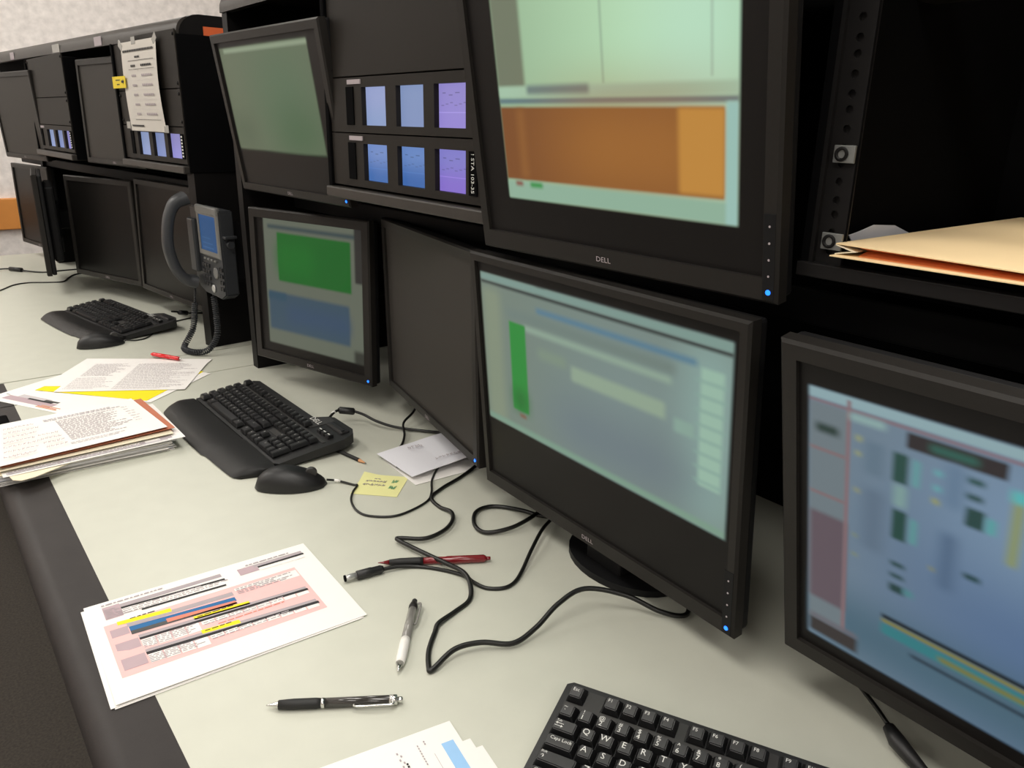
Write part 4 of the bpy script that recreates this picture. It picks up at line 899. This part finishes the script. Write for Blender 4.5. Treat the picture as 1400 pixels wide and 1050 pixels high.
# printed sheets by the seam
sheet('paper_sheet', 'white sheet with a bar chart at the left edge beyond the paper pile', 'paper', (.0836, 1.956), 29.7, .2159, .2794, .0004,
 prints=[(.07, .10, .17, .62, 'mauve'), (.17, .18, .24, .50, 'inklight'), (.155, .30, .185, .56, 'ink'), (.185, .45, .22, .6, 'kbplate'), (.04, .50, .055, .72, 'pencilwood'), (.06, .50, .075, .70, 'salmon'), (.085, .52, .10, .72, 'pencilwood'), (.38, .18, .41, .24, 'inkgrey'), (.44, .2, .46, .26, 'inkgrey'), (.17, .05, .18, .09, 'kbplate')])
sheet('paper_sheet', 'white sheet under the yellow one beside the near keyboard palm rest', 'paper', (.361, 2.080), -52, .2794, .2159, .0010)
sheet('paper_sheet', 'bright yellow sheet under the dense printed one', 'paper', (.341, 2.094), -49.5, .2794, .2159, .0016, base='sheetyellow')
sheet('paper_sheet', 'white sheet whose far corner shows beyond the dense printed one', 'paper', (.318, 2.150), -35, .310, .2159, .0022)
sheet('paper_sheet', 'white sheet densely printed in pale grey with the red pen on it', 'paper', (.318, 2.098), -31, .2794, .2159, .0028,
 texts=[(.05, .04, .38, .5, 15, 'inklight', .010), (.42, .05, .97, .97, 26, 'inklight', .010), (.04, .55, .38, .95, 9, 'inklight', .010)])

# paper pile at the left edge, sheet by sheet
zz = .0004
for k in range(14):
    dx, dy, da = random.uniform(-.006, .006), random.uniform(-.003, .004), random.uniform(-1.2, 1.2)
    names = ['bottom', 'second', 'third', 'fourth', 'fifth', 'sixth', 'seventh', 'eighth', 'ninth', 'tenth', 'eleventh', 'twelfth', 'thirteenth', 'fourteenth']
    sheet('piled_sheet', 'loose white sheet in the paper pile, %s from the desk up' % names[k], 'paper', (.052+dx, 1.660+dy), da-.6, .2794, .2159, zz, thick=.00105, base=('paper', 'paper2')[k % 2], group='sheets in the paper pile at the left edge', zf=None)
    zz += .0013
cf = thing('card_folder', 'cream tab folder sticking out of the front of the paper pile', 'folder', (0, 0, DZ+zz))
bm = new(); prism(bm, [(.055, 1.64), (.33, 1.64), (.33, 1.452), (.20, 1.449), (.168, 1.438), (.105, 1.405), (.085, 1.402), (.074, 1.412), (.070, 1.435), (.055, 1.445)], .0, .0012); obj('card', bm, 'cream', cf)
zz += .0016
sheet('paper_sheet', 'white sheet with a table along its edge, under the cream card in the pile', 'paper', (.060, 1.647), 0.6, .290, .218, zz, zf=lambda u, v: .003*u, prints=[(.02, .93, .9, .975, 'inklight', .005), (.28, .92, .31, .975, 'inkgrey'), (.33, .92, .35, .975, 'inkgrey'), (.74, .91, .77, .965, 'inkgrey'), (.86, .90, .93, .955, 'inkgrey')], texts=[(.03, .92, .85, .985, 2, 'inkgrey', .012)])
zz += .0048
sheet('card_folder', 'cream card near the top of the paper pile', 'folder', (.050, 1.650), 1.3, .283, .205, zz, base='cream', zf=lambda u, v: .002*u)
zz += .0036
sheet('card_folder', 'brown card under the handwritten top letter', 'folder', (.053, 1.657), 3.0, .2810, .2050, zz, base='brown', zf=lambda u, v: .003*u)
zz += .0045
tl = sheet('letter', 'white letter with handwriting and a typed block on top of the paper pile', 'letter', (.038, 1.6600), 4.0, .2794, .2125, zz, zf=lambda u, v: .003*u*v,
 texts=[(.46, .22, .86, .80, 18, 'inkgrey', .010), (.40, .12, .95, .19, 2, 'inklight', .022), (.44, .84, .8, .9, 2, 'inklight', .010), (.88, .2, .93, .7, 7, 'inkgrey', .008)])
bm = new()
for r_ in range(7): scribble(bm, .020+.004*r_, -.195+.024*r_, .05+.004*(r_ % 3), .010, 8, .0004, z=.005)
for r_ in range(4): scribble(bm, .085, -.19+.022*r_, .035, .010, 5, .0004, z=.006)
obj('handwriting', bm, ['mauve'], tl)

# ------------------------------------------------------------------ telephone
PX, PY, PZ = .598, 2.116, .158
ph = thing('desk_telephone', 'dark grey desk telephone with a lit blue screen, mounted at the console end', 'telephone', (PX, PY, DZ+PZ), facing(3.3))
pw_, phh = .190, .215
bm = new(); pts = [(0, .03), (.02, .008), (.06, 0), (.16, -.004), (pw_, .01), (pw_, phh), (0, phh)]
A = [bm.verts.new((x, 0, z)) for x, z in pts]; B = [bm.verts.new((x, .035, z)) for x, z in pts]; n_ = len(pts)
bm.faces.new(A); bm.faces.new(B[::-1])
for i in range(n_): bm.faces.new((A[i], B[i], B[(i+1) % n_], A[(i+1) % n_]))
bmesh.ops.bevel(bm, geom=bm.edges[:], offset=.003, segments=2, affect='EDGES'); obj('body', bm, 'phone', ph, smooth=40)
bm = new(); box(bm, .01, .0352, .04, pw_-.01, .056, phh-.03, .004); obj('wall_bracket', bm, 'console', ph)
bm = new(); box(bm, pw_-.001, .004, .15, pw_+.018, .034, .157, .002); lathe(bm, [(0, .009), (.012, .009)], 14, 0, Matrix.Translation((pw_, .02, .135))); obj('side_bracket', bm, 'phone', ph)
bm = new(); ring_frame(bm, .135, .115, .014, -.004, .001, Matrix.Translation((.118, 0, .098))); db_ = obj('display_bezel', bm, 'phonegrey', ph, label='lighter grey display surround')
bm = new(); quad(bm, [(.064, -.002, .110), (.172, -.002, .110), (.172, -.002, .200), (.064, -.002, .200)], 0, [(0, 0), (1, 0), (1, 1), (0, 1)])
obj('display', bm, display('phone_lcd', [(-.1, -.1, 1.1, 1.1, (30, 72, 116), .02), (.1, .1, .75, .12, (60, 100, 144), .02), (.1, .22, .7, .24, (56, 96, 138), .02), (.1, .36, .6, .38, (50, 92, 132), .02), (.1, .9, 1, 1.1, (36, 76, 124), .05)]), db_)
bm = new(); box(bm, .05, -.006, .202, .186, .006, .222, .004); obj('status_light_bar', bm, 'phonegrey', ph, label='pale grey light bar on top')
for i in range(3):
    for j in range(4):
        bm = new(); box(bm, .058+.017*i, -.004, .020+.016*j, .070+.017*i, .001, .030+.016*j, .0015); obj('dial_key', bm, 'phonekey', ph)
for i in range(4):
    bm = new(); box(bm, .075+.022*i, -.0042, .088, .087+.022*i, .0, .093, .001); obj('soft_key', bm, 'phonegrey', ph)
bm = new(); lathe(bm, [(0, .014), (.003, .014), (.0035, .011)], 20, 0, Matrix.Translation((.142, -.0002, .060)) @ Matrix.Rotation(-PI/2, 4, 'Z')); obj('navigation_pad', bm, 'phonegrey', ph)
bm = new(); lathe(bm, [(0, .010), (.003, .010), (.004, .008)], 20, 0, Matrix.Translation((.118, -.0002, .018)) @ Matrix.Rotation(-PI/2, 4, 'Z')); obj('speaker_button', bm, 'silver', ph, label='round silver button')
for i in range(2):
    for j in range(4):
        bm = new(); box(bm, .163+.013*i, -.004, .020+.016*j, .172+.013*i, .001, .030+.016*j, .0015); obj('function_key', bm, 'phonekey', ph)
# handset in its cradle, on the left of the body
bm = new(); box(bm, .002, -.012, .05, .042, .001, .185, .004); obj('cradle', bm, 'phone', ph)
hs = smoothpath([(.018, -.012, .022), (.016, -.034, .030), (.013, -.055, .060), (.012, -.066, .105), (.012, -.066, .145), (.013, -.057, .190), (.016, -.040, .222), (.018, -.014, .234)], 5)
bm = new(); n_ = len(hs); rings = []
for i, p in enumerate(hs):
    a_ = i/(n_-1); tv = (hs[min(i+1, n_-1)]-hs[max(i-1, 0)]).normalized(); ex = Vector((1, 0, 0)); nn = tv.cross(ex).normalized()
    e = abs(a_-.5)*2; wx = .019+.008*e**3; wy = .0125+.010*max(0, e-.55)
    rings.append([bm.verts.new(p+ex*wx*math.copysign(abs(math.cos(q))**.7, math.cos(q))+nn*wy*math.copysign(abs(math.sin(q))**.7, math.sin(q))) for q in [2*PI*k/16 for k in range(16)]])
for A, B in zip(rings, rings[1:]):
    for k in range(16): bm.faces.new((A[k], A[(k+1) % 16], B[(k+1) % 16], B[k]))
bm.faces.new(rings[0]); bm.faces.new(rings[-1][::-1]); obj('handset', bm, 'phone', ph, smooth=50)
def coil(b):
    base = smoothpath([(PX-.012, PY-.02, DZ+PZ+.015), (PX-.018, PY-.012, DZ+.11), (PX-.028, PY-.012, DZ+.055), (PX-.055, PY-.02, DZ+.016), (PX-.062, PY-.045, DZ+.0098), (PX-.048, PY-.085, DZ+.0098), (PX-.020, PY-.102, DZ+.016), (PX+.006, PY-.100, DZ+.05), (PX+.012, PY-.090, DZ+.10), (PX+.012, PY-.085, DZ+PZ+.004)], 14)
    # straight lead-in first, then the coil
    acc = [0]
    for p, q in zip(base, base[1:]): acc.append(acc[-1]+(q-p).length)
    L_ = acc[-1]; turns = L_/.0052; n_ = int(turns*7); pts = []; j = 0
    for i in range(n_+1):
        s_ = L_*i/n_
        while j < len(base)-2 and acc[j+1] < s_: j += 1
        fr = (s_-acc[j])/max(1e-9, acc[j+1]-acc[j]); p = base[j].lerp(base[j+1], min(1, fr)); tv = (base[j+1]-base[j]).normalized()
        a_ = tv.cross(Vector((.3, .2, .9))).normalized(); b_ = tv.cross(a_); ph_ = 2*PI*turns*i/n_; r_ = .0068 if .12 < s_/L_ < .97 else .0015
        pts.append(p+(a_*math.cos(ph_)+b_*math.sin(ph_))*r_)
    tube(b, pts, .0019, 5)
world_part('coiled_cord', ph, 'phone', coil)
